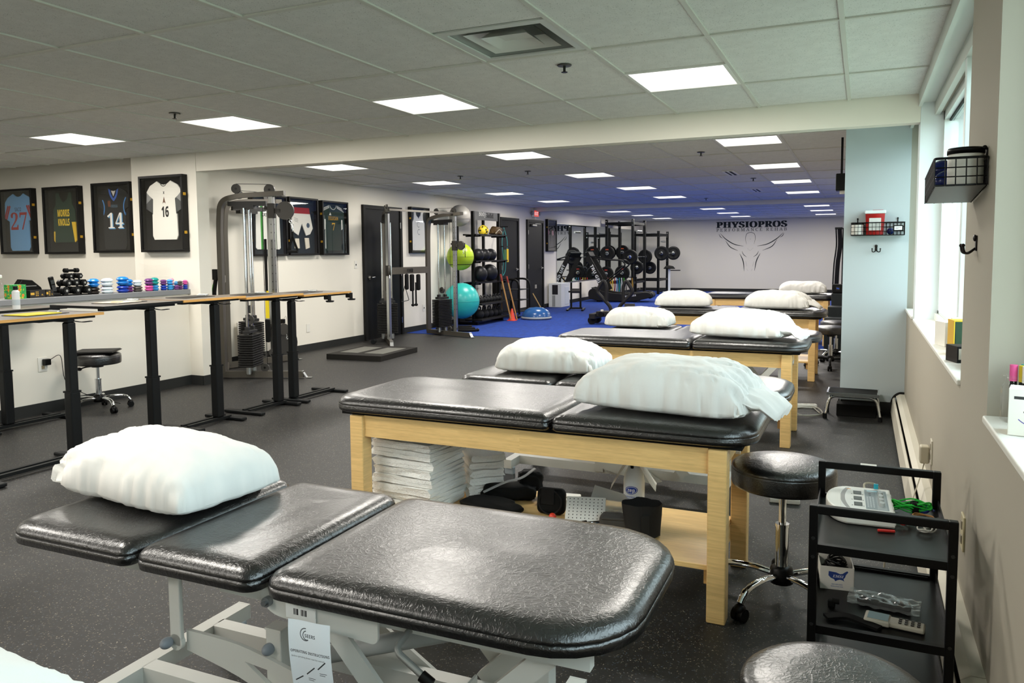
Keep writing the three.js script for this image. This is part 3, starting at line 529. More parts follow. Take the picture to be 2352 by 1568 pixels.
// ---------- black cart by the wall ----------
{
  const t = thing('utility_cart', 'black three-shelf steel cart holding the electrotherapy unit', 'cart', [0.065, 0, -2.595]), w = 0.375, d = 0.535, m = M_black, q = 0.024;
  const legH = 0.65;
  for (const s of [1, -1]) {
    for (const k of [1, -1]) part(t, 'leg', [B(q, legH - 0.06, q, k * (w / 2 - q / 2), (legH + 0.06) / 2, s * (d / 2 - q / 2), { r: 0.003 })], m);
    part(t, 'handle_bar', [B(w - q * 2 + 0.004, q, q, 0, legH - q / 2, s * (d / 2 - q / 2), { r: 0.003 })], m);
    for (const y of [0.525, 0.285, 0.085]) part(t, 'cross_rail', [B(w - q * 2, 0.024, 0.018, 0, y, s * (d / 2 - q / 2))], m);
    for (const k of [1, -1]) for (const y of [0.555, 0.5, 0.3]) part(t, 'bolt', [C(0.005, 0.004, k * (w / 2 - q / 2), y, s * (d / 2), { a: 'z', n: 8 })], M(0x3a3a3a, 0.3, 0.7));
  }
  [0.52, 0.28, 0.08].forEach((y) => part(t, 'shelf', [B(w - 0.012, 0.006, d - 0.05, 0, y + 0.003, 0), B(0.004, 0.035, d - 0.05, w / 2 - 0.008, y + 0.02, 0), B(0.004, 0.035, d - 0.05, -w / 2 + 0.008, y + 0.02, 0), B(w - 0.06, 0.012, 0.004, 0, y + 0.008, d / 2 - 0.028), B(w - 0.06, 0.012, 0.004, 0, y + 0.008, -d / 2 + 0.028)], M(0x0f1010, 0.33)));
  for (const s of [1, -1]) for (const k of [1, -1]) part(t, 'caster', [C(0.026, 0.02, k * (w / 2 - 0.02), 0.026, s * (d / 2 - 0.02), { a: 'x', n: 16 }), B(0.024, 0.02, 0.03, k * (w / 2 - 0.02), 0.052, s * (d / 2 - 0.02))], M_rubber);
  part(t, 'white_tape', [B(0.05, 0.001, 0.02, -0.03, legH + 0.0006, -d / 2 + q / 2)], M_plastic);
}
{ // electrotherapy unit
  const t = thing('electrotherapy_unit', 'white electrotherapy console with dials on the cart top', 'medical device', [0.012, 0.526, -2.715], 0.03); t.scale.set(0.68, 0.9, 1.12);
  const sh = new THREE.Shape(); sh.moveTo(0.13, -0.115); sh.lineTo(0.13, 0.115); sh.lineTo(-0.06, 0.115); sh.bezierCurveTo(-0.13, 0.1, -0.145, 0.04, -0.145, 0); sh.bezierCurveTo(-0.145, -0.04, -0.13, -0.1, -0.06, -0.115); sh.closePath();
  const body = ext(sh, 0.034, { b: 0.008 }).rotateX(-Math.PI / 2).translate(0, 0.008, 0);
  part(t, 'case', [body, ...[-0.1, -0.06, -0.02, 0.02, 0.06, 0.1].map((z) => B(0.012, 0.03, 0.022, 0.138, 0.022, z, { r: 0.003 }))], M_plastic);
  part(t, 'screen_panel', [mv(decal(0.21, 0.205).rotateX(-Math.PI / 2), 0.018, 0.0506, 0)], printed(512, 500, (c, w, h) => {
    c.fillStyle = '#e9e8e2'; c.fillRect(0, 0, w, h); c.fillStyle = '#9c9a96'; c.beginPath(); c.moveTo(60, 10); c.quadraticCurveTo(-70, 250, 60, 490); c.lineTo(100, 490); c.quadraticCurveTo(-10, 250, 100, 10); c.fill();
    c.fillStyle = '#8e979a'; c.fillRect(262, 20, 236, 462); c.fillStyle = '#a9b0b1'; c.fillRect(380, 80, 100, 390); c.fillStyle = '#e0a040'; c.fillRect(70, 26, 44, 16); c.fillStyle = '#bfe6ef'; c.fillRect(290, 34, 110, 20);
    [70, 205, 340].forEach((y) => { c.fillStyle = '#3c403e'; c.fillRect(140, y, 88, 92); c.fillStyle = '#59605d'; c.fillRect(152, y + 12, 64, 52); c.fillStyle = '#333'; for (const x of [122, 240]) { c.beginPath(); c.ellipse(x, y + 84, 9, 6, 0, 0, 7); c.fill(); } });
    c.fillStyle = '#d9dddc'; for (let i = 0; i < 14; i++) for (let j = 0; j < 3; j++) c.fillRect(280 + j * 30, 190 + i * 18, 16, 8);
    c.fillStyle = '#2d3130'; c.beginPath(); c.ellipse(318, 110, 16, 9, 0, 0, 7); c.ellipse(318, 148, 16, 9, 0, 0, 7); c.fill();
  }, { rough: 0.35 }));
  [-0.055, -0.02, 0.015, 0.05].forEach((z) => part(t, 'dial', [C(0.013, 0.012, 0.09, 0.056, z, { n: 18, r2: 0.011 })], M(0xb7bbb9, 0.4)));
  part(t, 'blue_tab', [B(0.02, 0.018, 0.008, 0.075, 0.062, -0.108)], M(0x2aa9bd, 0.5));
}
function cable(label, name, pts, r, color, n = 60, extra) {
  const o = single(name, label, 'cable', [sweep(smooth(pts, n), circ(r, 6))], M(color, 0.5)); return o;
}
{ // lead bundle
  const t = thing('green_lead_bundle', 'bright green lead wires bundled with a black strap on cart', 'cable', [0.163, 0.527, -2.765], 0.1), g = [];
  for (let k = 0; k < 7; k++) { const pts = []; for (let i = 0; i <= 24; i++) { const a = i / 24 * 6.283; pts.push(V(Math.cos(a) * 0.052 * (1 + 0.05 * k % 0.2), 0.012 + 0.004 * k + 0.006 * Math.sin(3 * a + k), Math.sin(a) * (0.014 + 0.002 * (k % 4)))); } g.push(sweep(pts, circ(0.0026, 5))); }
  part(t, 'wires', g, M(0x1fbf3a, 0.5)); part(t, 'strap', [B(0.024, 0.036, 0.042, 0.01, 0.02, 0, { r: 0.008 })], M_blackmatte);
}
[['brown_lead', 'brown lead wire looped on the cart corner', 0x9a6a2c, 0.19, -2.66, 0.05, 3.1], ['red_lead', 'red lead wire lying under the cart handle bar', 0xc22a22, 0.135, -2.63, 0.028, 5.3], ['grey_lead', 'coiled pale grey lead wire at the cart corner', 0xb6b2aa, 0.198, -2.585, 0.03, 7.7], ['blue_lead', 'dark blue lead wire behind the green bundle', 0x1f2f72, 0.2, -2.775, 0.03, 9.2]].forEach(([n, lb, col, x, z, R, s]) => {
  const pts = []; for (let i = 0; i <= 46; i++) { const a = i / 46 * 6.283 * 2.6; pts.push([x + Math.cos(a + s) * R * (0.7 + 0.3 * Math.sin(a * 0.7 + s)), 0.5305 + 0.006 * (1 + Math.sin(a * 1.3 + s)) + i * 0.0002, z + Math.sin(a + s) * R * 0.8]); }
  cable(lb, n, pts, 0.0022, col, 130);
});
single('red_clip', 'red alligator clip beside the white console on cart', 'clip', [B(0.05, 0.008, 0.01, 0.085, 0.531, -2.545, { r: 0.003, ry: 0.2 })], M(0xd03028, 0.4));
cable('pale cord running from the cart console down behind it', 'console_cable', [[0.03, 0.545, -2.85], [0.025, 0.575, -2.88], [0.06, 0.57, -2.9], [0.1, 0.4, -3.0], [0.1, 0.05, -3.1], [0.18, 0.006, -3.3], [0.2, 0.006, -3.6]], 0.0035, 0xcfc7b2, 60);
{ // white box of wires
  const t = thing('wire_box', 'small white box with blue map logo holding black wires', 'box', [-0.056, 0.286, -2.68], 0.12), m = M_plastic;
  const card = printed(256, 200, (c, w, h) => {
    c.fillStyle = '#efece4'; c.fillRect(0, 0, w, h); c.fillStyle = '#27438f'; c.beginPath();
    [[62, 40], [120, 46], [150, 58], [170, 54], [186, 40], [206, 26], [214, 36], [196, 62], [190, 84], [178, 100], [184, 122], [172, 112], [150, 108], [128, 116], [116, 126], [104, 108], [78, 98], [60, 78]].forEach(([x, y], i) => (i ? c.lineTo(x, y) : c.moveTo(x, y))); c.fill();
    c.fillStyle = '#e8e8f0'; c.font = 'bold italic 32px serif'; c.fillText('EMSI', 92, 92); c.fillStyle = '#27438f'; c.font = '14px sans-serif'; c.fillText('800-588-8383', 86, 158); c.fillText('www.emsi.com', 80, 176);
  });
  part(t, 'side', [B(0.10, 0.075, 0.002, 0, 0.0375, 0.045), B(0.10, 0.085, 0.002, 0, 0.0425, -0.045), B(0.002, 0.075, 0.09, 0.05, 0.0375, 0), B(0.002, 0.075, 0.09, -0.05, 0.0375, 0), B(0.1, 0.002, 0.09, 0, 0.001, 0)], m);
  part(t, 'printed_front', [mv(decal(0.098, 0.074), 0, 0.0375, 0.0463)], card);
  const g = []; for (let k = 0; k < 6; k++) { const pts = []; for (let i = 0; i <= 20; i++) { const a = i / 20 * 6.283; pts.push(V(Math.cos(a) * (0.034 - 0.002 * k), 0.06 + 0.006 * k + 0.006 * Math.sin(2 * a + k), Math.sin(a) * (0.03 - 0.002 * k))); } g.push(sweep(pts, circ(0.0034, 6))); }
  part(t, 'wires', [...g, B(0.085, 0.03, 0.075, 0, 0.04, 0, { r: 0.01 })], M_black);
}
single('cardboard_flap', 'brown cardboard piece standing behind the white wire box', 'cardboard', [B(0.1, 0.11, 0.003, -0.062, 0.342, -2.748)], M(0x8a7338, 0.8));
{ const t = thing('multimeter', 'pale handheld device with keypad on the cart middle shelf', 'handheld device', [0.115, 0.286, -2.44], -0.12);
  part(t, 'case', [B(0.07, 0.018, 0.062, -0.05, 0.01, 0, { r: 0.006 }), B(0.1, 0.016, 0.05, 0.024, 0.009, 0, { r: 0.006 })], M(0xc9c3b4, 0.45));
  part(t, 'screen', [B(0.055, 0.001, 0.046, -0.048, 0.0195, 0)], M(0x8fa6ae, 0.15));
  const k = []; for (let i = 0; i < 4; i++) for (let j = 0; j < 3; j++) part(t, 'key', [C(0.0046, 0.003, 0.01 + i * 0.016, 0.0185, -0.014 + j * 0.014, { n: 10 })], M(0x35322c, 0.5)); }
{ const g = new THREE.BoxGeometry(0.2, 0.022, 0.075, 26, 4, 10), p = g.attributes.position; for (let i = 0; i < p.count; i++) { const x = p.getX(i), z = p.getZ(i); p.setY(i, p.getY(i) * (1 - 0.6 * Math.abs(x) * 8 * 0.5) + 0.006 * nz(x * 60, z * 60, 2)); } g.computeVertexNormals();
  const t = thing('plastic_pouch', 'clear plastic bag with a black part on cart shelf', 'bag', [0.085, 0.301, -2.565], -0.12);
  part(t, 'film', [g], new THREE.MeshPhysicalMaterial({ color: 0xf2f6f6, roughness: 0.06, transmission: 0.9, thickness: 0, ior: 1.45 })); part(t, 'contents', [B(0.15, 0.014, 0.04, 0, -0.004, 0, { r: 0.006 })], M_blackmatte); }
single('black_strap', 'curved black strap lying at the front of cart shelf', 'strap', [sweep(smooth([[-0.075, 0.296, -2.40], [-0.02, 0.297, -2.425], [0.03, 0.294, -2.41], [0.07, 0.293, -2.39]], 16), rect(0.03, 0.008))], M_blackmatte);
single('black_clip', 'small black clamp alone on the left of cart shelf', 'clip', [B(0.022, 0.022, 0.014, -0.062, 0.297, -2.50, { r: 0.004 }), C(0.008, 0.02, -0.05, 0.305, -2.50, { a: 'x', n: 10 })], M_blackmatte);

// ---------- step stool and floor cords ----------
{ const t = thing('step_stool', 'low chrome step stool with black rubber tread by the pillar', 'step stool', [-0.045, 0, -6.92], -0.02);
  part(t, 'tread', [B(0.36, 0.006, 0.25, 0, 0.215, 0)], M_rubber); part(t, 'rim', [B(0.385, 0.024, 0.012, 0, 0.205, 0.13), B(0.385, 0.024, 0.012, 0, 0.205, -0.13), B(0.012, 0.024, 0.27, 0.19, 0.205, 0), B(0.012, 0.024, 0.27, -0.19, 0.205, 0)], M_chrome);
  for (const s of [1, -1]) { const l = part(t, 'leg', [pipe([[-0.205, 0.02, s * 0.13], [-0.175, 0.185, s * 0.105], [0.175, 0.185, s * 0.105], [0.205, 0.02, s * 0.13]], 0.012, 0.06)], M_chrome); for (const k of [1, -1]) part(l, 'foot', [C(0.017, 0.04, k * 0.206, 0.02, s * 0.13, { n: 12 })], M_rubber); } }
single('black_box', 'black box on the floor under the step stool', 'box', [B(0.3, 0.1, 0.16, -0.02, 0.05, -7.0, { r: 0.006 })], M_blackmatte);
cable('tangled white cable on the floor beside the step stool', 'floor_cable', [[-0.26, 0.006, -6.9], [-0.4, 0.012, -6.75], [-0.52, 0.02, -6.95], [-0.36, 0.03, -7.1], [-0.28, 0.02, -6.85], [-0.45, 0.025, -6.7], [-0.56, 0.01, -6.9], [-0.4, 0.012, -7.2], [-0.3, 0.008, -6.95]], 0.005, 0xb9b6a8, 90);
{ const t = thing('power_strip', 'white power strip lying among the floor cables', 'power strip', [-0.48, 0, -7.15], 0.3); part(t, 'body', [B(0.3, 0.035, 0.055, 0, 0.0175, 0, { r: 0.006 })], M_plastic); for (let k = 0; k < 5; k++) part(t, 'socket', [B(0.03, 0.002, 0.035, -0.11 + k * 0.055, 0.0355, 0)], M(0xcfcabd, 0.5)); }
{ const t = thing('foot_switch', 'white plug adapter on the floor behind the round stool', 'adapter', [-0.36, 0, -4.4], 0.1); part(t, 'body', [B(0.16, 0.03, 0.07, 0, 0.015, 0, { r: 0.008 })], M_plastic); part(t, 'lid', [B(0.08, 0.016, 0.06, 0.03, 0.038, 0, { r: 0.006 })], M(0xd5d2c8, 0.5)); }

// ---------- baseboard heater, wall plates ----------
{ const t = thing('baseboard_heater', 'long cream baseboard heater along the window wall', 'heater', [XR, 0, 0]), m = M(0xdcd6c6, 0.5);
  const z0 = -7.06, z1 = 2.8;
  const sec = (pts, m2, n, za, zb) => part(t, n, [ext(shp(pts), zb - za).translate(0, 0, za)], m2);
  for (const [a, b] of [[z0, -4.62], [-4.615, -2.42], [-2.415, 0.2], [0.205, z1]]) {
    sec([[0, 0.19], [-0.035, 0.19], [-0.062, 0.172], [-0.058, 0.166], [-0.034, 0.182], [0, 0.182]], m, 'top_cover', a, b);
    sec([[-0.098, 0.035], [-0.094, 0.035], [-0.082, 0.146], [-0.07, 0.158], [-0.074, 0.162], [-0.087, 0.148]], m, 'front_panel', a, b);
  }
  sec([[-0.004, 0.0], [0, 0.0], [0, 0.182], [-0.004, 0.182]], M(0x2b2a28, 0.8), 'back_plate', z0, z1);
  sec([[-0.055, 0.09], [-0.02, 0.09], [-0.02, 0.13], [-0.055, 0.13]], M(0x35332f, 0.7), 'fin_tube', z0, z1);
  part(t, 'end_trim', [sweep(smooth([[-0.1, 0.02, z0], [-0.096, 0.1, z0], [-0.075, 0.165, z0], [-0.035, 0.196, z0], [0, 0.197, z0]], 14), rect(0.02, 0.01), { up: [0, 0, 1] })], M(0x1a1a19, 0.6));
}
function plateR(y, z, label, tone, slots) { const t = thing('wall_outlet', label, 'outlet', [XR, y, z]); part(t, 'plate', [B(0.007, 0.12, 0.074, -0.0035, 0, 0, { r: 0.002 })], M(tone, 0.45)); for (const dy of [0.025, -0.025]) if (slots) part(t, 'socket', [B(0.004, 0.03, 0.026, -0.008, dy, 0, { r: 0.004 })], M(0x8d8470, 0.5)); return t; }
plateR(0.41, -3.0, 'ivory outlet plate on the wall beside the cart', 0xd9cda8, true); plateR(0.37, -4.33, 'outlet plate behind the plug adapter near the heater', 0xd8d2c2, true);
{ const t = thing('plug_adapter', 'beige plug-in power adapter on the wall above heater', 'adapter', [XR, 0.345, -4.37]); part(t, 'body', [B(0.045, 0.09, 0.06, -0.0315, 0, 0, { r: 0.01 })], M(0xc9c0ab, 0.5)); part(t, 'cord', [sweep(smooth([[-0.03, -0.045, 0], [-0.05, -0.1, 0.06], [-0.1, -0.12, 0.4], [-0.14, -0.05, 0.9]], 20), circ(0.003, 6))], M(0xb8b09c, 0.5)); }
function hook(pos, turn, label) { const t = thing('coat_hook', label, 'hook', pos, turn, 'double wall hooks'); t.scale.setScalar(0.85); const m = M(0x17120f, 0.4, 0.5); part(t, 'plate', [B(0.022, 0.06, 0.006, 0, 0.01, 0.003, { r: 0.003 }), S(0.013, 0, 0.03, 0.008, { sz: 0.5 })], m); for (const s of [1, -1]) part(t, 'prong', [sweep(smooth([[0, -0.01, 0.006], [s * 0.018, -0.028, 0.03], [s * 0.034, -0.024, 0.045], [s * 0.036, 0.0, 0.05]], 10), circ(0.0045, 8)), S(0.007, s * 0.036, 0.002, 0.05)], m); }
hook([0.1, 1.385, -7.1], 0, 'small black double hook on the pillar below the basket'); hook([XR, 1.39, -2.94], -Math.PI / 2, 'small black double hook under the tilted wire basket');

// ---------- wire baskets ----------
function basket(t, w, h, d) {                                // back at z = 0, opens upward
  const m = M_black, r = 0.0028, g = [];
  const R = (y, k = 1) => pipe([[-w / 2 * k, y, 0], [-w / 2 * k, y, d], [w / 2 * k, y, d], [w / 2 * k, y, 0], [-w / 2 * k, y, 0]], 0.004, 0.012, 7);
  part(t, 'rim', [R(h)], m); part(t, 'floor_tray', [B(w - 0.006, 0.006, d - 0.004, 0, 0.003, d / 2, { r: 0.002 })], m);
  for (const y of [h * 0.33, h * 0.66]) g.push(pipe([[-w / 2, y, 0], [-w / 2, y, d], [w / 2, y, d], [w / 2, y, 0], [-w / 2, y, 0]], r * 0.7, 0.01, 5));
  const n = Math.round(w / 0.026); for (let i = 0; i <= n; i++) { const x = -w / 2 + w * i / n; g.push(C(r * 0.7, h, x, h / 2, d, { n: 5 }), C(r * 0.7, h, x, h / 2, 0, { n: 5 })); }
  const q = Math.round(d / 0.03); for (let i = 1; i < q; i++) for (const s of [1, -1]) g.push(C(r * 0.7, h, s * w / 2, h / 2, d * i / q, { n: 5 }));
  part(t, 'wire_mesh', g, m);
  for (const s of [1, -1]) part(t, 'hanger', [sweep(smooth([[s * w * 0.38, h, 0.002], [s * w * 0.38, h + 0.03, -0.004], [s * w * 0.38, h + 0.035, 0.006]], 8), circ(0.004, 7)), S(0.007, s * w * 0.38, h + 0.036, 0.004)], m);
}
function jar(pos, r, h, label, turn, rx) { const t = thing('supply_jar', label, 'jar', pos, 0, 'white jars with black lids'); part(t, 'body', [L([[0, 0], [r * 0.96, 0], [r, 0.006], [r, h * 0.82], [r * 0.92, h * 0.86], [0, h * 0.86]], 0, 0, 0, 30)], M_plastic); part(t, 'lid', [L([[0, h], [r * 0.98, h], [r * 1.04, h - 0.006], [r * 1.04, h * 0.84], [0, h * 0.84]], 0, 0, 0, 30)], M_black); return t; }
{ const t = thing('wire_basket', 'black wire basket on the pillar holding the red sharps box', 'basket', [0.105, 1.495, -7.094]); basket(t, 0.395, 0.105, 0.12);
  part(t, 'label_tag', [B(0.075, 0.05, 0.003, 0.15, 0.055, 0.127)], M_black); part(t, 'label_card', [B(0.056, 0.03, 0.001, 0.15, 0.057, 0.1293)], printed(128, 70, (c, w, h) => { c.fillStyle = '#e8ebea'; c.fillRect(0, 0, w, h); c.fillStyle = '#555'; c.fillRect(16, 22, 90, 6); c.fillRect(16, 40, 50, 6); }));
  jar([-0.045, 1.502, -7.035], 0.046, 0.1, 'white jar with black lid left in the pillar basket');
  const s = thing('sharps_box', 'red sharps container with clear lid in the pillar basket', 'sharps container', [0.085, 1.502, -7.035]);
  part(s, 'body', [mv(new THREE.CylinderGeometry(0.1, 0.088, 0.17, 4).rotateY(Math.PI / 4).scale(1.02, 1, 0.72), 0, 0.085, 0)], M(0xa01712, 0.4));
  part(s, 'lid', [B(0.158, 0.028, 0.115, 0, 0.184, 0, { r: 0.008 })], M(0xdfe6e6, 0.3)); part(s, 'lid_flap', [B(0.08, 0.004, 0.06, 0.02, 0.2, 0, { r: 0.002 })], M(0xb02a25, 0.4));
  part(s, 'paper_label', [mv(decal(0.088, 0.1), 0, 0.085, 0.0515, { rx: 0.045 })], printed(160, 180, (c, w, h) => { c.fillStyle = '#d9dbd6'; c.fillRect(0, 0, w, h); c.strokeStyle = '#7b7f7c'; for (let i = 0; i < 11; i++) { c.beginPath(); c.moveTo(12, 18 + i * 14); c.lineTo(148 - (i * 37 % 40), 18 + i * 14); c.stroke(); } }));
  single('blue_ball', 'small dark blue ball in the pillar basket', 'ball', [S(0.027, 0.2, 1.529, -7.03)], M(0x14245c, 0.25)); }
{ const t = thing('wire_basket', 'tilted wire basket with blue balls on the window pier', 'basket', [0.335, 1.555, -2.90], -Math.PI / 2); basket(t, 0.38, 0.085, 0.14); t.rotation.set(0, -Math.PI / 2, 0); t.rotateZ(0.085);
  jar([0.285, 1.574, -2.80], 0.05, 0.118, 'wide white jar with black lid in the tilted basket');
  [[0.243, 1.598, -2.90, 'lower dark blue ball in the tilted basket'], [0.236, 1.638, -2.965, 'upper dark blue ball in the tilted basket']].forEach(([x, y, z, lb]) => single('blue_ball', lb, 'ball', [S(0.038, x, y, z)], M(0x101f5e, 0.22))); }

// ---------- things on the window sills ----------
const SY = 0.898;
function carton(name, label, w, h, d, pos, turn, base, draw, flap) { const t = thing(name, label, 'box', pos, turn); part(t, 'carton', [B(w, h, d, 0, h / 2, 0)], base); if (draw) part(t, 'printed_face', [mv(decal(w * 0.98, h * 0.98), 0, h / 2, d / 2 + 0.0008)], printed(200, Math.round(200 * h / w), draw)); if (flap) part(t, 'open_flap', flap, M(0xe4e2da, 0.7)); return t; }
carton('glove_box', 'black nitrile glove box with yellow lettering on the middle sill', 0.12, 0.075, 0.2, [0.45, SY, -3.62], 0, M(0x16191b, 0.5), (c, w, h) => { c.fillStyle = '#15181b'; c.fillRect(0, 0, w, h); c.strokeStyle = '#e8ecec'; c.lineWidth = 4; c.beginPath(); c.ellipse(60, 34, 24, 12, 0, 0, 7); c.stroke(); c.fillStyle = '#e8ecec'; c.font = 'bold 13px sans-serif'; c.fillText('BODYMED', 28, 39); c.fillStyle = '#e9b82a'; c.font = 'bold 20px sans-serif'; c.fillText('Heavy Duty', 34, 78); c.fillText('Nitrile Exam', 34, 98); }, [B(0.1, 0.002, 0.08, 0, 0.1, -0.03, { rx: 0.9 })]);
single('black_glove', 'black glove pulled from the glove box opening', 'glove', [S(0.026, 0.455, SY + 0.088, -3.56, { sx: 1.3, sy: 0.7 }), S(0.014, 0.475, SY + 0.1, -3.55, { sy: 1.5 })], M_blackmatte);
carton('candy_box', 'yellow and green printed box on the middle sill', 0.11, 0.16, 0.1, [0.43, SY, -4.05], 0.15, M(0xd9a91f, 0.5), (c, w, h) => { c.fillStyle = '#123a1c'; c.fillRect(12, 8, w - 20, h - 20); c.strokeStyle = '#e8c21c'; c.lineWidth = 14; c.strokeRect(0, 0, w, h); c.fillStyle = '#f0cc20'; c.beginPath(); c.arc(120, 52, 26, 0, 7); c.arc(160, 90, 18, 0, 7); c.arc(100, 140, 34, 0, 7); c.fill(); c.fillStyle = '#c2261c'; c.beginPath(); c.arc(104, 160, 20, 0, 7); c.fill(); });
carton('white_box', 'white printed carton at the far end of middle sill', 0.12, 0.12, 0.12, [0.42, SY, -4.42], 0.3, M(0xe9e6dc, 0.6), (c, w, h) => { c.fillStyle = '#ece9df'; c.fillRect(0, 0, w, h); c.fillStyle = '#333'; [[40, 70, 26, 10], [90, 90, 20, 8], [120, 60, 10, 10], [60, 120, 40, 8], [130, 130, 20, 10]].forEach((q) => c.fillRect(...q)); });
carton('white_box', 'larger white carton with dark pattern behind the yellow box', 0.12, 0.15, 0.12, [0.46, SY, -4.25], 0.0, M(0xece8dd, 0.6), (c, w, h) => { c.fillStyle = '#efece2'; c.fillRect(0, 0, w, h); c.fillStyle = '#556'; c.beginPath(); c.ellipse(70, 100, 30, 60, 0.3, 0, 7); c.fill(); c.fillRect(110, 130, 50, 10); });
carton('glove_box', 'small black box leaning beside the black glove box', 0.09, 0.07, 0.1, [0.40, SY, -3.80], 0.35, M(0x26221f, 0.55), (c, w, h) => { c.fillStyle = '#d8cfbd'; c.fillRect(10, 20, w - 60, h - 50); });
{ const t = thing('marker_jar', 'clear lidded jar of black markers on the near sill', 'jar', [0.415, SY, -2.5]); part(t, 'glass_body', [L([[0, 0.001], [0.05, 0.001], [0.056, 0.01], [0.056, 0.1], [0.046, 0.115], [0.046, 0.135]], 0, 0, 0, 30)], M_clear);
  part(t, 'rim', [TOR(0.048, 0.004, 0, 0.13, 0, { rx: Math.PI / 2 })], M_clear);
  [[0, 0.02, 0xe9e6e0], [0.025, -0.01, 0xb3201c], [-0.025, -0.012, 0xe85a9a], [0.005, -0.03, 0x2aa6a6], [-0.005, 0.0, 0xd8c02a]].forEach(([x, z, col]) => { const mk = part(t, 'marker', [C(0.009, 0.11, x, 0.062, z, { n: 12 })], M_black); part(mk, 'cap', [C(0.01, 0.045, x, 0.138, z, { n: 12 })], M(col, 0.4)); }); }
carton('electrode_box', 'white carton with purple line drawings on near sill', 0.11, 0.12, 0.08, [0.415, SY, -2.36], -0.2, M(0xece8dc, 0.6), (c, w, h) => { c.fillStyle = '#efece2'; c.fillRect(0, 0, w, h); c.strokeStyle = '#5a4fa0'; c.lineWidth = 4; c.beginPath(); c.moveTo(40, 140); c.quadraticCurveTo(90, 190, 110, 120); c.stroke(); c.fillStyle = '#333'; c.fillRect(60, 100, 30, 8); c.fillRect(20, 30, 60, 14); });
// ---------- standing desks ----------
const deskTopM = textured({ color: 0x6b645b, roughness: 0.4, roughnessMap: null }), edgeM = textured({ map: woodTex, color: 0xe9d3ad, roughness: 0.5 }), M_desk = M(0x0d0f10, 0.48);
function desk(label, xr, depth, z0, z1, zc, H, fn, ff, edge, group = true) {
  const t = thing('standing_desk', label, 'desk', [0, 0, 0], 0, 'standing desks in a row'), xc = xr - depth / 2, cx = xr - 0.075;
  const w = z0 - z1 - 0.006, zm = (z0 + z1) / 2;
  part(t, 'desktop', [B(depth - 0.004, 0.018, w, xc - 0.002, H - 0.009, zm)], deskTopM);
  part(t, 'edge_band', [B(0.005, 0.0182, w + 0.002, xr, H - 0.009, zm), B(depth, 0.0182, 0.003, xc, H - 0.009, z0 - 0.002), B(depth, 0.0182, 0.003, xc, H - 0.009, z1 + 0.002)], edge);
  part(t, 'top_bracket', [B(0.06, 0.018, w - 0.06, cx, H - 0.028, zm, { r: 0.003 }), B(depth - 0.1, 0.016, 0.05, xc, H - 0.046, zc), B(0.05, 0.014, 0.2, cx - 0.06, H - 0.04, zc + Math.sign(zm - zc) * 0.08)], M_desk);
  part(t, 'lever', [bar([[cx + 0.02, H - 0.05, zc - 0.03], [cx + 0.02, H - 0.062, zc - 0.08], [cx + 0.02, H - 0.06, zc - 0.15]], 0.03, 0.005, 0.02)], M_desk);
  part(t, 'upper_column', [B(0.062, H - 0.054 - 0.45, 0.062, cx, (H - 0.054 + 0.45) / 2, zc, { r: 0.012 })], M_desk);
  part(t, 'lower_column', [B(0.074, 0.43, 0.074, cx, 0.255, zc, { r: 0.012 }), B(0.078, 0.012, 0.078, cx, 0.47, zc)], M_desk);
  for (const s of [1, -1]) part(t, 'base_rail', [B(0.028, 0.022, fn - ff, cx + s * 0.032, 0.03, (fn + ff) / 2)], M_desk);
  for (const z of [fn, ff]) part(t, 'foot', [B(0.42, 0.026, 0.06, cx - 0.02, 0.017, z, { r: 0.008 })], M_desk);
  return t;
}
desk('nearest standing desk of the row, with the yellow pad', -4.76, 0.56, -2.95, -3.68, -3.47, 0.994, -2.86, -3.5, edgeM);
desk('black edged standing desk, second in the row', -4.77, 0.56, -3.685, -4.37, -4.13, 1.03, -3.72, -4.2, M_desk);
desk('third standing desk of the row', -4.77, 0.56, -4.375, -5.04, -4.76, 1.032, -4.41, -4.86, edgeM);
desk('fourth standing desk with rounded wooden edge', -4.77, 0.56, -5.045, -5.785, -5.49, 1.016, -5.08, -5.55, edgeM);
desk('farthest standing desk with two clamp-on cup holders', -4.77, 0.56, -5.79, -6.53, -5.70, 1.0, -5.68, -6.26, edgeM);
desk('standing desk pushed against the half wall', -6.14, 0.36, -3.3, -4.40, -3.9, 0.955, -3.7, -4.36, M_desk);
function clipboard(x, y, z, turn, label, pad, flip = 1) {
  const t = thing('clipboard', label, 'clipboard', [x, y, z], turn, 'clipboards on the standing desks');
  part(t, 'board', [B(0.225, 0.003, 0.315, 0, 0.0015, 0)], M(0x1a1816, 0.5)); if (pad) part(t, 'paper', [B(0.2, 0.004, 0.26, 0, 0.005, 0.02)], M(pad, 0.7));
  part(t, 'clip', [B(0.1, 0.006, 0.03, 0, 0.009, -0.13, { r: 0.002 }), C(0.006, 0.1, 0, 0.014, -0.142, { a: 'x', n: 8 })], M_brushed); return t;
}
clipboard(-5.0, 0.995, -3.36, 0.1, 'clipboard with the bright yellow pad on nearest desk', 0xe6cf1c);
clipboard(-5.05, 1.031, -4.04, 0.2, 'clipboard with a peach paper slip on the black edged desk', 0xe9dcc4);
clipboard(-5.06, 1.033, -4.72, 0.05, 'empty black clipboard on the third desk', null);
clipboard(-5.06, 1.017, -5.42, 0.1, 'empty black clipboard on the fourth desk', null);
clipboard(-5.06, 1.001, -6.14, 0.0, 'black clipboard on the farthest desk', null);
single('paper_slip', 'peach paper slip with red dot on a desk clipboard', 'paper', [B(0.07, 0.002, 0.09, -5.03, 1.0405, -4.0, { rx: 0, ry: 0.7 })], M(0xe8c48f, 0.8));
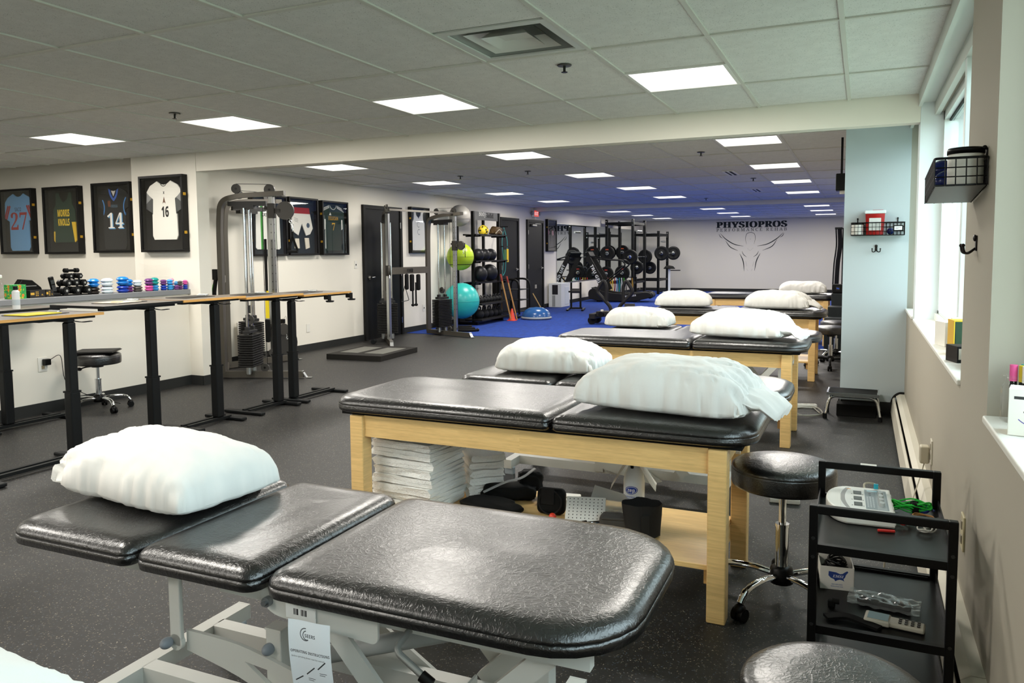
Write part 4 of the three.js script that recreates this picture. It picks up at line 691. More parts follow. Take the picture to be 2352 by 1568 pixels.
for (const [z, lb] of [[-6.12, 'black clamp-on cup holder under the farthest desk'], [-6.47, 'black clamp-on holder at the corner of farthest desk']]) { const t = thing('cup_holder', lb, 'cup holder', [-4.755, 0.94, z]); part(t, 'clamp', [B(0.05, 0.045, 0.03, -0.01, 0.018, 0, { r: 0.006 }), B(0.016, 0.07, 0.04, 0.025, 0.012, 0, { r: 0.005 })], M_black); part(t, 'ring', [TOR(0.036, 0.006, 0.03, -0.018, 0, { rx: Math.PI / 2 }), C(0.036, 0.004, 0.03, -0.026, 0)], M_black); }
{ const t = thing('spray_can', 'white spray can at the left edge on the desk', 'spray can', [-6.22, 0.956, -4.02]); part(t, 'can', [C(0.028, 0.14, 0, 0.07, 0, { n: 24 }), C(0.028, 0.015, 0, 0.1475, 0, { n: 24, r2: 0.016 })], M(0xdedfdd, 0.4)); part(t, 'cap', [C(0.017, 0.03, 0, 0.17, 0, { n: 18 })], M_black); part(t, 'band', [C(0.0284, 0.045, 0, 0.055, 0, { n: 24 })], M(0xb9c2c6, 0.5)); }
{ const t = thing('desk_scanner', 'small black hand scanner lying on the nearest desk', 'scanner', [-5.18, 0.995, -3.07], 0.5); part(t, 'body', [S(0.06, 0, 0.02, 0, { sx: 1.4, sy: 0.42, sz: 0.8 })], M_black); part(t, 'grip', [sweep(smooth([[0.05, 0.02, 0], [0.1, 0.028, 0.01], [0.16, 0.02, 0.02]], 10), circ(0.016, 10))], M_black); }

// ---------- on the ledge ----------
const LY = 1.0205, LX = -6.63;
{ const t = thing('spray_bottle', 'clear spray bottle with white trigger on the ledge', 'spray bottle', [LX - 0.02, LY, -4.17]); part(t, 'bottle', [L([[0, 0.001], [0.04, 0.001], [0.043, 0.02], [0.043, 0.1], [0.018, 0.15], [0.014, 0.17]], 0, 0, 0, 24)], M_clear); part(t, 'trigger', [B(0.03, 0.03, 0.07, 0, 0.19, 0.02, { r: 0.008 }), B(0.012, 0.05, 0.012, 0, 0.165, 0.045, { rx: 0.4, r: 0.003 })], M_plastic); }
{ const t = thing('tissue_box', 'green and orange floral tissue box on the ledge', 'tissue box', [LX + 0.05, LY, -4.25]); const pr = printed(200, 170, (c, w, h) => { c.fillStyle = '#1f9a4a'; c.fillRect(0, 0, w, h); let s = 5; const r = () => (s = (s * 16807) % 2147483647) / 2147483647; for (let i = 0; i < 60; i++) { c.fillStyle = ['#7cc02c', '#e9c81e', '#0f7c40', '#b7d63a'][(r() * 4) | 0]; c.save(); c.translate(r() * w, r() * h); c.rotate(r() * 6); c.beginPath(); c.ellipse(0, 0, 16, 4, 0, 0, 7); c.fill(); c.restore(); } for (const [x, y] of [[100, 60], [150, 130], [30, 120], [110, 20]]) { c.fillStyle = '#e08a2a'; c.beginPath(); c.arc(x, y, 20, 0, 7); c.fill(); c.fillStyle = '#d0662a'; c.beginPath(); c.arc(x, y, 8, 0, 7); c.fill(); } });
  part(t, 'carton', [B(0.115, 0.12, 0.115, 0, 0.06, 0)], M(0x2a9c4c, 0.6)); part(t, 'printed_face', [mv(decal(0.113, 0.118), 0.0583, 0.06, 0, { ry: Math.PI / 2 })], pr); part(t, 'printed_face', [mv(decal(0.113, 0.118), 0, 0.06, 0.0583)], pr); }
{ const t = thing('black_pouch', 'glossy black pouch behind the boxes on the ledge', 'pouch', [LX - 0.06, LY, -4.44]); part(t, 'bag', [ext(shp([[-0.1, 0], [0.12, 0], [0.09, 0.07], [0.02, 0.13], [-0.07, 0.14], [-0.1, 0.1]]), 0.05, { b: 0.01 }).rotateY(Math.PI / 2).translate(-0.03, 0.01, 0)], M(0x0d0d0d, 0.25)); part(t, 'zip', [B(0.004, 0.006, 0.14, 0.033, 0.1, 0.02)], M_brushed); }
for (const [z, w, lb] of [[-4.42, 0.14, 'longer black and gold glove box on the ledge'], [-4.53, 0.07, 'shorter black and gold box beside the cordless phone']]) { const t = thing('glove_carton', lb, 'box', [LX + 0.04, LY, z]); part(t, 'carton', [B(0.1, 0.065, w, 0, 0.0325, 0)], M(0x14110e, 0.5)); part(t, 'printed_face', [mv(decal(w * 0.97, 0.062), 0.0508, 0.0325, 0, { ry: Math.PI / 2 })], printed(200, 90, (c, W, h) => { c.fillStyle = '#15110d'; c.fillRect(0, 0, W, h); c.fillStyle = '#d8a93a'; c.fillRect(6, 26, 50, 30); for (let i = 0; i < 2; i++) for (let j = 0; j < 3; j++) c.fillRect(74 + i * 22, 14 + j * 22, 14, 12); c.font = 'bold 26px sans-serif'; c.fillText('XL', 146, 66); })); }
{ const t = thing('cordless_phone', 'black cordless phone standing in its cradle on ledge', 'phone', [LX + 0.03, LY, -4.61]); part(t, 'cradle', [B(0.09, 0.03, 0.08, 0, 0.015, 0, { r: 0.012, s: 2 })], M_black); const h = part(t, 'handset', [B(0.026, 0.16, 0.048, 0.0, 0.1, 0.01, { r: 0.012, s: 2, rx: 0.22 })], M_black); part(h, 'screen', [B(0.002, 0.035, 0.034, 0.0135, 0.13, 0.016, { rx: 0.22 })], M(0x33393a, 0.2)); const k = []; for (let i = 0; i < 4; i++) for (let j = 0; j < 3; j++) k.push(B(0.003, 0.007, 0.009, 0.0135, 0.055 + i * 0.013, -0.012 + j * 0.012 + i * 0.003)); part(h, 'keypad', k, M(0x57595a, 0.5)); }
{ // dumbbells on their little tree
  const zc = -4.80, X0 = LX + 0.01, st = thing('dumbbell_stand', 'small black pyramid stand full of dumbbells on ledge', 'dumbbell rack', [X0, LY, zc]);
  for (const s of [1, -1]) part(st, 'upright', [beam(V(s * 0.055, 0.004, -0.13), V(s * 0.03, 0.2, -0.02), 0.016, 0.01), beam(V(s * 0.055, 0.004, 0.13), V(s * 0.03, 0.2, 0.02), 0.016, 0.01)], M_black);
  part(st, 'base_bar', [B(0.13, 0.008, 0.3, 0, 0.004, 0)], M_black);
  const hx = (r, n) => mv(new THREE.CylinderGeometry(r, r, n, 6).rotateZ(Math.PI / 2), 0, 0, 0);
  const proto = (r, l) => [hx(r, r * 1.15).translate(l / 2, 0, 0), hx(r * 0.8, r * 0.4).translate(l / 2 + r * 0.7, 0, 0), hx(r, r * 1.15).translate(-l / 2, 0, 0), hx(r * 0.8, r * 0.4).translate(-l / 2 - r * 0.7, 0, 0)];
  [[-0.11, 0.047, 0.038, 'left dumbbell of the bottom row on the stand'], [0.0, 0.047, 0.038, 'middle dumbbell of the bottom row on the stand'], [0.11, 0.047, 0.038, 'right dumbbell of the bottom row on the stand'], [-0.075, 0.115, 0.033, 'left dumbbell of the second row on the stand'], [0.0, 0.118, 0.033, 'middle dumbbell of the second row on the stand'], [0.08, 0.115, 0.033, 'right dumbbell of the second row on the stand'], [-0.045, 0.178, 0.028, 'left dumbbell of the third row on the stand'], [0.05, 0.178, 0.028, 'right dumbbell of the third row on the stand']].forEach(([z, y, r, lb]) => {
    const t = thing('dumbbell', lb, 'dumbbell', [X0, LY + y, zc - z], 0, 'small black dumbbells'); const l = r * 2.6;
    part(t, 'handle', [C(r * 0.4, l, 0, 0, 0, { a: 'x', n: 12 })], M_black); part(t, 'head', proto(r, l).slice(0, 2), M(0x121212, 0.5)); part(t, 'head', proto(r, l).slice(2), M(0x121212, 0.5)); part(t, 'weight_mark', [C(r * 0.3, 0.002, l / 2 + r * 0.92, 0, 0, { a: 'x', n: 14 })], M(0x9a9a96, 0.5)); });
  const t = thing('dumbbell', 'single dumbbell lying across the top of the stand', 'dumbbell', [X0, LY + 0.228, zc], Math.PI / 2, 'small black dumbbells'), r = 0.024, l = 0.1; part(t, 'handle', [C(r * 0.5, l, 0, 0, 0, { a: 'x', n: 12 })], M_black); part(t, 'head', proto(r, l).slice(0, 2), M_blackmatte); part(t, 'head', proto(r, l).slice(2), M_blackmatte);
}
{ // silicone cupping cups
  const cup = (r, h) => [L([[0, h], [r * 0.45, h * 0.98], [r * 0.78, h * 0.88], [r * 0.98, h * 0.7], [r * 0.98, h * 0.66], [r * 0.66, h * 0.5], [r * 0.66, h * 0.47], [r, h * 0.3], [r, h * 0.26], [r * 0.72, h * 0.1], [r * 0.8, 0.0], [0, 0]], 0, 0, 0, 22)];
  const CC = { b: 0x1677c8, w: 0xd9e4e8, k: 0x2a2422, p: 0xd0529c, u: 0x6d3a78, t: 0x1a968f, n: 0x1f3fa8, l: 0x3f9ad8, g: 0x55504c, r: 0xe6a8bb };
  [[-5.005, 0, 0, 0.05, 0.055, 'k', 'black cup under the bright blue one next to the dumbbells'], [-5.005, 0, 0.055, 0.048, 0.065, 'b', 'bright blue cup on top of the black cup'], [-5.15, 0, 0, 0.052, 0.055, 'w', 'lower clear white cup of the tall white stack'], [-5.15, 0, 0.055, 0.05, 0.065, 'w', 'upper clear white cup of the tall white stack'], [-5.2, -0.07, 0, 0.05, 0.06, 'u', 'purple cup behind the white stack'], [-5.2, -0.07, 0.06, 0.05, 0.05, 'b', 'blue cup behind the upper white cup'],
    [-5.305, 0.02, 0, 0.052, 0.06, 'n', 'deep blue lower cup of the large blue stack'], [-5.305, 0.02, 0.06, 0.052, 0.068, 'b', 'bright blue top cup of the large blue stack'], [-5.40, -0.02, 0.05, 0.042, 0.055, 'b', 'smaller blue cup leaning on the large blue stack'], [-5.40, -0.02, 0, 0.045, 0.05, 'u', 'purple cup right of the large blue stack'], [-5.49, 0.0, 0, 0.045, 0.045, 'g', 'dark banded cup under the white one'], [-5.49, 0, 0.045, 0.042, 0.05, 'w', 'white cup on the dark banded cup'],
    [-5.61, 0.02, 0, 0.04, 0.05, 'p', 'pink lower cup of the pink stack'], [-5.61, 0.02, 0.05, 0.04, 0.055, 'u', 'magenta cup on the pink stack'], [-5.695, 0, 0, 0.04, 0.05, 'l', 'blue lower cup under the teal one'], [-5.695, 0, 0.05, 0.04, 0.06, 't', 'teal cup on top of its stack'], [-5.79, 0.02, 0, 0.032, 0.045, 'n', 'dark blue small cup under the purple one'], [-5.79, 0.02, 0.045, 0.033, 0.045, 'u', 'small purple cup on the dark blue one'], [-5.86, 0.03, 0, 0.032, 0.045, 'l', 'light blue small lower cup'], [-5.86, 0.03, 0.045, 0.03, 0.045, 'l', 'light blue small upper cup'],
    [-5.92, 0.06, 0, 0.026, 0.04, 'u', 'tiny purple cup near the ledge end'], [-5.925, -0.02, 0, 0.028, 0.04, 'l', 'tiny light blue cup near the ledge end'], [-5.925, -0.02, 0.04, 0.026, 0.06, 'r', 'pale pink bulb on a tiny blue cup'], [-5.975, 0.05, 0, 0.026, 0.035, 'u', 'tiny plum cup under the grey one'], [-5.975, 0.05, 0.035, 0.026, 0.04, 'g', 'tiny grey cup on the plum one'], [-6.0, -0.03, 0, 0.026, 0.07, 'l', 'slim blue cup at the ledge end'], [-6.032, 0.06, 0, 0.024, 0.04, 'n', 'tiny blue cup at the very end of ledge'], [-6.032, 0.06, 0.04, 0.024, 0.04, 'p', 'tiny pink cup at the very end of ledge']].forEach(([z, dx, y, r, h, c, lb]) => single('cupping_cup', lb, 'cupping cup', cup(r * 1.1, h * 1.22), M(CC[c], 0.3), [LX + 0.03 + dx, LY + y * 1.22, z], 0, 'silicone cupping cups'));
}
{ const t = thing('literature_holder', 'clear acrylic literature holder on the wall above ledge', 'holder', [-6.97, 1.15, ZB]); part(t, 'back_panel', [B(0.4, 0.2, 0.003, 0, 0.1, 0.0025)], M_clear); part(t, 'front_panel', [ext((() => { const s = new THREE.Shape(); s.moveTo(-0.18, 0); s.lineTo(0.18, 0); s.lineTo(0.2, 0.15); s.quadraticCurveTo(0, 0.09, -0.2, 0.15); s.closePath(); return s; })(), 0.003).translate(0, 0, 0.05)], M_clear); part(t, 'bottom_panel', [B(0.36, 0.003, 0.05, 0, 0.0015, 0.026)], M_clear); }

// ---------- outlet on half wall ----------
{ const t = thing('wall_outlet', 'white outlet on the half wall behind the desk leg', 'outlet', [-6.53, 0.435, -4.42]); part(t, 'plate', [B(0.007, 0.125, 0.085, 0.0035, 0, 0, { r: 0.002 })], M_plastic); part(t, 'socket', [B(0.004, 0.03, 0.026, 0.008, -0.025, 0)], M(0xb9a583, 0.5));
  const a = thing('wall_charger', 'black charger plugged into the half wall outlet', 'charger', [-6.53, 0.455, -4.44]); part(a, 'body', [B(0.045, 0.055, 0.055, 0.031, 0, 0, { r: 0.006 })], M_black); part(a, 'cord', [sweep(smooth([[0.04, 0.02, -0.03], [0.06, 0.05, -0.1], [0.08, -0.2, -0.14], [0.2, -0.35, -0.3], [0.3, -0.44, -0.5]], 30), circ(0.003, 6))], M_black); }
{ const t = thing('wall_outlet', 'white outlet on the left wall beside the first cable machine', 'outlet', [XL, 0.44, -8.22]); part(t, 'plate', [B(0.007, 0.12, 0.08, 0.0035, 0, 0, { r: 0.002 })], M(0xd9c9a4, 0.5));
  const a = thing('wall_charger', 'black and white charger stack on the left wall outlet', 'charger', [XL, 0.44, -8.24]); part(a, 'white_adapter', [B(0.045, 0.06, 0.06, 0.03, -0.03, 0, { r: 0.006 })], M_plastic); part(a, 'black_plug', [B(0.05, 0.06, 0.05, 0.033, 0.035, 0, { r: 0.006 })], M_black); part(a, 'cord', [sweep(smooth([[0.045, 0.065, 0], [0.06, 0.1, -0.03], [0.05, -0.05, -0.06], [0.06, -0.2, -0.03], [0.05, -0.42, -0.02]], 30), circ(0.004, 6))], M(0xcfcabb, 0.5)); }

// ---------- framed jerseys ----------
function framed(pos, turn, latch, label, bg, garments, w = 0.64, h = 0.81) {
  const t = thing('framed_jersey', label, 'framed jersey', pos, turn, 'framed jerseys on the walls'), b = 0.026, dp = 0.075, fm = M(0x121110, 0.42);
  part(t, 'frame', [B(w, b, dp, 0, h / 2 - b / 2, dp / 2, { r: 0.003 }), B(w, b, dp, 0, -h / 2 + b / 2, dp / 2, { r: 0.003 }), B(b, h - 2 * b, dp, w / 2 - b / 2, 0, dp / 2, { r: 0.003 }), B(b, h - 2 * b, dp, -w / 2 + b / 2, 0, dp / 2, { r: 0.003 })], fm);
  part(t, 'backing', [B(w - 2 * b, h - 2 * b, 0.006, 0, 0, 0.006)], M(bg, 0.85));
  for (const [name, pts, draw, plain] of garments) {
    const g = ext(pts.getPoints ? pts : shp(pts), 0.008, { b: 0.004, c: 6 }).translate(0, 0, 0.014);
    const p = g.attributes.position, uv = g.attributes.uv; for (let i = 0; i < p.count; i++) uv.setXY(i, p.getX(i) / 0.6 + 0.5, p.getY(i) / 0.8 + 0.5);
    part(t, name, [g], plain !== undefined ? M(plain, 0.85) : printed(480, 640, (c) => { c.save(); c.translate(240, 320); c.scale(800, 800); draw(c); c.restore(); }, { rough: 0.85 }));
  }
  part(t, 'glass', [B(w - 2 * b, h - 2 * b, 0.003, 0, 0, dp - 0.012)], M_glass);
  for (const y of [0.2, -0.2]) part(t, 'latch', [B(0.012, 0.03, 0.03, latch * (w / 2 + 0.004), y, 0.05, { r: 0.002 })], M(0xc79a2c, 0.4, 0.6));
  return t;
}
const bgfill = (c, col) => { c.fillStyle = col; c.fillRect(-0.3, -0.4, 0.6, 0.8); };
const say = (c, s, x, y, px, col, font = 'bold', fam = 'sans-serif', maxw) => { c.save(); c.translate(x, y); c.scale(0.001, 0.001); c.fillStyle = col; c.font = font + ' ' + px + 'px ' + fam; c.textAlign = 'center'; maxw ? c.fillText(s, 0, 0, maxw) : c.fillText(s, 0, 0); c.restore(); };
const tee = (k = 1, low = -0.34, sl = 0.09) => [[-0.1, 0.345], [-0.05, 0.315], [0, 0.305], [0.05, 0.315], [0.1, 0.345], [0.2, 0.3], [0.255 * k, 0.24], [0.27 * k, sl], [0.19 * k, sl - 0.04], [0.18 * k, 0.1], [0.185 * k, low + 0.04], [0.16, low], [-0.16, low], [-0.185 * k, low + 0.04], [-0.18 * k, 0.1], [-0.19 * k, sl - 0.04], [-0.27 * k, sl], [-0.255 * k, 0.24], [-0.2, 0.3]];
const tank = (k = 1, low = -0.3, up = 0.33) => [[-0.1 * k, up], [-0.075 * k, up - 0.07], [0, up - 0.12], [0.075 * k, up - 0.07], [0.1 * k, up], [0.14 * k, up], [0.15 * k, up - 0.14], [0.2 * k, up - 0.2], [0.21 * k, low + 0.02], [0.19 * k, low], [-0.19 * k, low], [-0.21 * k, low + 0.02], [-0.2 * k, up - 0.2], [-0.15 * k, up - 0.14], [-0.14 * k, up]];
const FZ = -6.37, FX = XL, FT = Math.PI / 2;
framed([-9.67, 1.815, FZ], 0, 1, 'framed light blue jersey number 27', 0x14110f, [['jersey', tee(1, -0.36, 0.05), (c) => { bgfill(c, '#6fa3cf'); c.fillStyle = '#a32420'; for (const s of [-1, 1]) for (const o of [0.0, 0.045]) { c.save(); c.translate(s * (0.235 - o * 0.8), -0.12); c.rotate(s * -0.45); c.fillRect(-0.014, -0.09, 0.028, 0.2); c.restore(); } say(c, 'SACO', -0.01, -0.13, 68, '#46587a', 'bold', 'sans-serif', 130); say(c, '27', 0, 0.1, 300, '#a32420', 'bold', 'serif'); }]]);
framed([-8.825, 1.81, FZ], 0, 1, 'framed dark green tank with gold lettering', 0x15120f, [['jersey', tank(0.95, -0.26), (c) => { bgfill(c, '#17301f'); c.fillStyle = '#d7b020'; c.beginPath(); c.moveTo(0.13, 0.02); c.lineTo(0.21, 0.02); c.lineTo(0.21, 0.27); c.lineTo(0.175, 0.27); c.fill(); c.beginPath(); c.moveTo(-0.2, 0.13); c.lineTo(-0.17, 0.13); c.lineTo(-0.18, 0.27); c.lineTo(-0.21, 0.27); c.fill(); say(c, 'MORRIS', -0.01, -0.05, 112, '#e0bb22', '900', 'sans-serif', 220); say(c, 'KNOLLS', -0.01, 0.06, 112, '#e0bb22', '900', 'sans-serif', 210); }]]);
framed([-7.955, 1.82, FZ], 0, 1, 'framed black jersey number 14 with blue collar', 0x1b1815, [['jersey', tee(0.98, -0.365, 0.14), (c) => { bgfill(c, '#181615'); c.strokeStyle = '#3b5fae'; c.lineWidth = 0.03; c.beginPath(); c.moveTo(-0.07, -0.35); c.quadraticCurveTo(-0.06, -0.25, 0.0, -0.21); c.quadraticCurveTo(0.06, -0.25, 0.07, -0.35); c.stroke(); c.fillStyle = '#cfcac2'; c.beginPath(); c.moveTo(-0.045, -0.33); c.lineTo(0.045, -0.33); c.lineTo(0, -0.245); c.fill(); c.strokeStyle = '#3f7fc0'; c.lineWidth = 0.016; for (const s of [-1, 1]) { c.beginPath(); c.arc(s * 0.32, -0.12, 0.16, s > 0 ? 2.2 : -0.6, s > 0 ? 3.9 : 0.95); c.stroke(); } say(c, 'VIKINGS', 0, -0.12, 42, '#6f90a8', 'normal', 'serif', 120); c.save(); c.lineJoin = 'round'; c.translate(0.01, 0.12); c.scale(0.001, 0.001); c.font = 'bold 250px serif'; c.textAlign = 'center'; c.fillStyle = '#4f9bd0'; c.fillText('14', 14, 10); c.fillStyle = '#f2f0ea'; c.fillText('14', 0, 0); c.restore(); c.fillStyle = '#6a3a1c'; c.fillRect(-0.1, -0.2, 0.045, 0.07); }]]);
framed([-6.80, 1.82, ZB], 0, 1, 'framed white jersey number 16 with grey sleeves', 0x110f0e, [['jersey', tee(0.98, -0.27, 0.06), (c) => { bgfill(c, '#e9e6dc'); for (const s of [-1, 1]) { c.fillStyle = '#4b4c4c'; c.beginPath(); c.moveTo(s * 0.3, -0.3); c.lineTo(s * 0.26, -0.23); c.lineTo(s * 0.16, -0.16); c.lineTo(s * 0.17, 0.0); c.lineTo(s * 0.3, 0.0); c.fill(); c.fillStyle = '#8d8e8c'; c.beginPath(); c.moveTo(s * 0.3, -0.3); c.lineTo(s * 0.25, -0.23); c.lineTo(s * 0.18, -0.17); c.lineTo(s * 0.28, -0.1); c.fill(); } c.strokeStyle = '#333'; c.lineWidth = 0.008; c.beginPath(); c.arc(0, -0.345, 0.05, 0.2, 2.9); c.stroke(); c.lineWidth = 0.007; c.beginPath(); c.arc(-0.012, -0.225, 0.011, -1.3, 1.3); c.stroke(); c.beginPath(); c.arc(0.012, -0.225, 0.011, 1.85, 4.45); c.stroke(); c.fillStyle = '#6a4a3a'; c.beginPath(); c.moveTo(0, -0.185); c.lineTo(0.022, -0.11); c.lineTo(0, -0.125); c.lineTo(-0.022, -0.11); c.fill(); say(c, '16', 0.01, 0.03, 150, '#141414', '900', 'sans-serif', 110); }]]);
framed([FX, 1.76, -8.02], FT, -1, 'framed white jersey with green stripes behind cable machine', 0x1c262c, [['jersey', tank(1.1, -0.31), (c) => { bgfill(c, '#e6e5de'); c.fillStyle = '#3f9a3c'; for (const x of [-0.14, -0.02, 0.1]) c.fillRect(x, -0.25, 0.045, 0.6); say(c, 'CASTLE', -0.02, -0.12, 62, '#1a1a1a', 'bold', 'sans-serif', 190); }]], 0.66, 0.8);
framed([FX, 1.765, -8.70], FT, -1, 'framed white shorts with red waistband', 0x1d2830, [['shorts', [[-0.16, 0.26], [0.16, 0.26], [0.17, 0.2], [0.23, -0.02], [0.17, -0.1], [0.09, -0.12], [0.0, 0.05], [-0.08, -0.12], [-0.16, -0.08], [-0.23, -0.02], [-0.18, 0.2]], (c) => { bgfill(c, '#e4e2da'); c.fillStyle = '#9c1a18'; c.fillRect(-0.2, -0.3, 0.4, 0.12); c.strokeStyle = '#777'; c.lineWidth = 0.005; for (let k = 0; k < 3; k++) { c.beginPath(); c.moveTo(-0.16, -0.12 + k * 0.02); c.lineTo(-0.08, -0.1 + k * 0.02); c.stroke(); } c.fillStyle = '#45566a'; c.beginPath(); c.arc(0.13, -0.02, 0.035, 0, 7); c.fill(); }], ['sock', [[-0.14, -0.17], [-0.07, -0.17], [-0.06, -0.3], [-0.15, -0.3]], null, 0xded6c4], ['sock', [[0.06, -0.16], [0.14, -0.16], [0.155, -0.29], [0.08, -0.31]], null, 0xded6c4]], 0.62, 0.8);
framed([FX, 1.76, -9.41], FT, -1, 'framed dark green jersey number 7 beside the dark door', 0x14252a, [['jersey', tee(1, -0.33, 0.02), (c) => { bgfill(c, '#132f2a'); c.strokeStyle = '#e6e6e0'; c.lineWidth = 0.008; c.beginPath(); c.arc(0, -0.35, 0.075, 0.1, 3.05); c.stroke(); for (const s of [-1, 1]) for (let k = 0; k < 3; k++) { c.beginPath(); c.moveTo(s * 0.09, -0.33 + k * 0.014); c.lineTo(s * 0.26, -0.28 + k * 0.018); c.stroke(); } c.fillStyle = '#e2e2dc'; for (const s of [-1, 1]) c.fillRect(s * 0.2 - 0.012, -0.13, 0.03, 0.46); c.fillStyle = '#d9d9d2'; c.beginPath(); c.moveTo(-0.1, -0.19); c.lineTo(-0.07, -0.235); c.lineTo(-0.045, -0.19); c.fill(); say(c, 'FELICIAN', 0, -0.12, 72, '#d09a2a', 'bold', 'serif', 230); say(c, '7', 0, 0.03, 150, '#e0ac2a', 'bold', 'serif'); }]], 0.62, 0.79);
framed([FX, 1.785, -11.83], FT, -1, 'framed plain white basketball tank past the first door', 0x23282b, [['jersey', tank(1.0, -0.35), (c) => { bgfill(c, '#d9dad8'); c.strokeStyle = '#8f9698'; c.lineWidth = 0.014; c.beginPath(); c.arc(0.0, -0.1, 0.045, 0.9, 5.4); c.stroke(); c.beginPath(); c.arc(0.01, 0.03, 0.045, 0.9, 5.4); c.stroke(); c.fillStyle = '#2b2f33'; c.beginPath(); c.moveTo(-0.05, -0.28); c.lineTo(0.05, -0.28); c.lineTo(0, -0.2); c.fill(); }]], 0.62, 0.8);
framed([FX, 1.8, -18.2], FT, -1, 'small far framed display with two pink shoes by mirror', 0x2a2c2c, [['shoe', [[-0.2, 0.12], [-0.13, 0.15], [-0.12, 0.05], [-0.16, 0.0], [-0.2, 0.03]], null, 0xc06a8a], ['shoe', [[0.1, 0.13], [0.18, 0.12], [0.2, 0.03], [0.14, 0.0], [0.1, 0.05]], null, 0xd8a2a0], ['ribbon', [[-0.02, 0.1], [0.01, 0.1], [0.02, -0.2], [0.09, -0.34], [-0.1, -0.34], [-0.03, -0.2]], null, 0x1a1d1f]], 0.62, 0.8);

// ---------- on the shelf of the towel table ----------
const SH = 0.211;
function towel(x, y, z, w, d, th, turn, label, sd, group) {
  const q = th / 4, path = bend([[w / 2, q, 0], [-w / 2, q, 0], [-w / 2, th - q, 0], [w / 2 * 0.98, th - q, 0]], q * 1.4, 4), dense = [];
  for (let i = 0; i < path.length - 1; i++) { const n = Math.max(1, Math.round(path[i].distanceTo(path[i + 1]) / 0.05)); for (let k = 0; k < n; k++) dense.push(path[i].clone().lerp(path[i + 1], k / n)); } dense.push(path[path.length - 1]);
  const prof = []; for (let i = 0; i <= 8; i++) prof.push([-d / 2 + d * i / 8, q * 0.94]); for (let i = 8; i >= 0; i--) prof.push([-d / 2 + d * i / 8, -q * 0.94]);
  const g = sweep(dense, prof.reverse(), { up: [0, 1, 0] }), p = g.attributes.position;
  for (let i = 0; i < p.count; i++) { const a = p.getX(i), b = p.getY(i), c = p.getZ(i); p.setXYZ(i, a + 0.012 * nz(c * 9 + sd, b * 60, sd), b + 0.006 * nz(a * 7 + sd, c * 7, sd) * (b > q ? 1 : 0.1) + 0.004 * nz(a * 18, c * 18 + sd, 1), c + 0.012 * nz(a * 9, b * 50, sd + 9)); }
  g.computeVertexNormals();
  return single('folded_towel', label, 'towel', [toCreasedNormals(g, 1.1)], M_towel, [x, y, z], turn, group);
}
const ords = ['bottom', 'second', 'third', 'fourth', 'fifth', 'sixth', 'seventh', 'eighth', 'ninth', 'top'];
{ let y = SH + 0.001; for (let k = 0; k < 10; k++) { const th = 0.034 + 0.004 * rnd(); towel(-1.885 + (rnd() - 0.5) * 0.02, y, -3.08 + (rnd() - 0.5) * 0.02, 0.31 + rnd() * 0.03, 0.27 + rnd() * 0.02, th, (rnd() - 0.5) * 0.14 - 0.08, `folded white towel, ${ords[k]} of the tall towel stack`, k * 3.7 + 1, 'white towels in the tall stack'); y += th + 0.004; } }
{ let y = SH + 0.001; for (let k = 0; k < 6; k++) { const th = 0.03 + 0.003 * rnd(); towel(-1.66 + (rnd() - 0.5) * 0.012, y, -3.30 + (rnd() - 0.5) * 0.02, 0.16, 0.2, th, 0.7 + (rnd() - 0.5) * 0.1, `folded white towel, ${k === 5 ? 'top' : ords[k]} of the low towel stack`, k * 5.1 + 40, 'white towels in the low stack'); y += th + 0.004; } }
function lump(w, h, d, sd, amp = 0.25, seg = 18) { const g = new THREE.SphereGeometry(0.5, seg * 2, seg), p = g.attributes.position; for (let i = 0; i < p.count; i++) { const x = p.getX(i), y = p.getY(i), z = p.getZ(i), k = 1 + amp * nz(x * 3 + sd, y * 3, z * 3 + sd) + amp * 0.4 * nz(x * 9, y * 9 + sd, z * 9), f = (v) => Math.sign(v) * Math.pow(Math.abs(v * 2), 0.6) / 2; p.setXYZ(i, f(x) * w * k, Math.max(-h / 2, f(y) * h * k), f(z) * d * k); } g.computeVertexNormals(); return g.translate(0, h / 2, 0); }
{ const t = thing('black_brace', 'rumpled black fabric brace with clear strap on shelf', 'brace', [-1.50, SH, -3.27], 0.5); part(t, 'fabric', [lump(0.26, 0.08, 0.13, 4.4), mv(lump(0.12, 0.1, 0.1, 9.1), 0.1, 0.03, -0.03)], M_blackmatte); part(t, 'clear_strap', [sweep(smooth([[-0.13, 0.06, 0.07], [-0.02, 0.1, 0.05], [0.05, 0.11, 0.03], [0.12, 0.145, 0.0]], 16), rect(0.02, 0.004))], new THREE.MeshPhysicalMaterial({ color: 0xd8dadb, roughness: 0.15, transmission: 0.5, thickness: 0 })); }
single('black_cloth', 'flat black cloth heap at the front of the shelf', 'cloth', [lump(0.3, 0.06, 0.16, 15.3, 0.2)], M_blackmatte, [-1.50, SH, -3.06], -0.25);
{ const t = thing('white_case', 'flat white plastic case behind the black pouch on shelf', 'case', [-1.27, SH, -3.32], 0.15); part(t, 'shell', [B(0.19, 0.03, 0.11, 0, 0.015, 0, { r: 0.006 })], M_plastic); part(t, 'rib', [B(0.14, 0.006, 0.012, 0, 0.032, 0.015)], M(0xcfc9bb, 0.5)); }
{ const t = thing('black_pouch', 'black zipped pouch standing on the shelf in the middle', 'pouch', [-1.245, SH, -3.16], 0.1); part(t, 'bag', [B(0.13, 0.115, 0.06, 0, 0.058, 0, { r: 0.026, s: 3, rx: -0.12 })], M_blackmatte); part(t, 'flap', [B(0.06, 0.07, 0.006, -0.01, 0.085, 0.03, { r: 0.002, rx: -0.12 })], M(0x191817, 0.8)); part(t, 'piping', [TOR(0.052, 0.004, 0, 0.06, 0.028, { rx: -0.12 })], M(0x1d1c1b, 0.7)); }
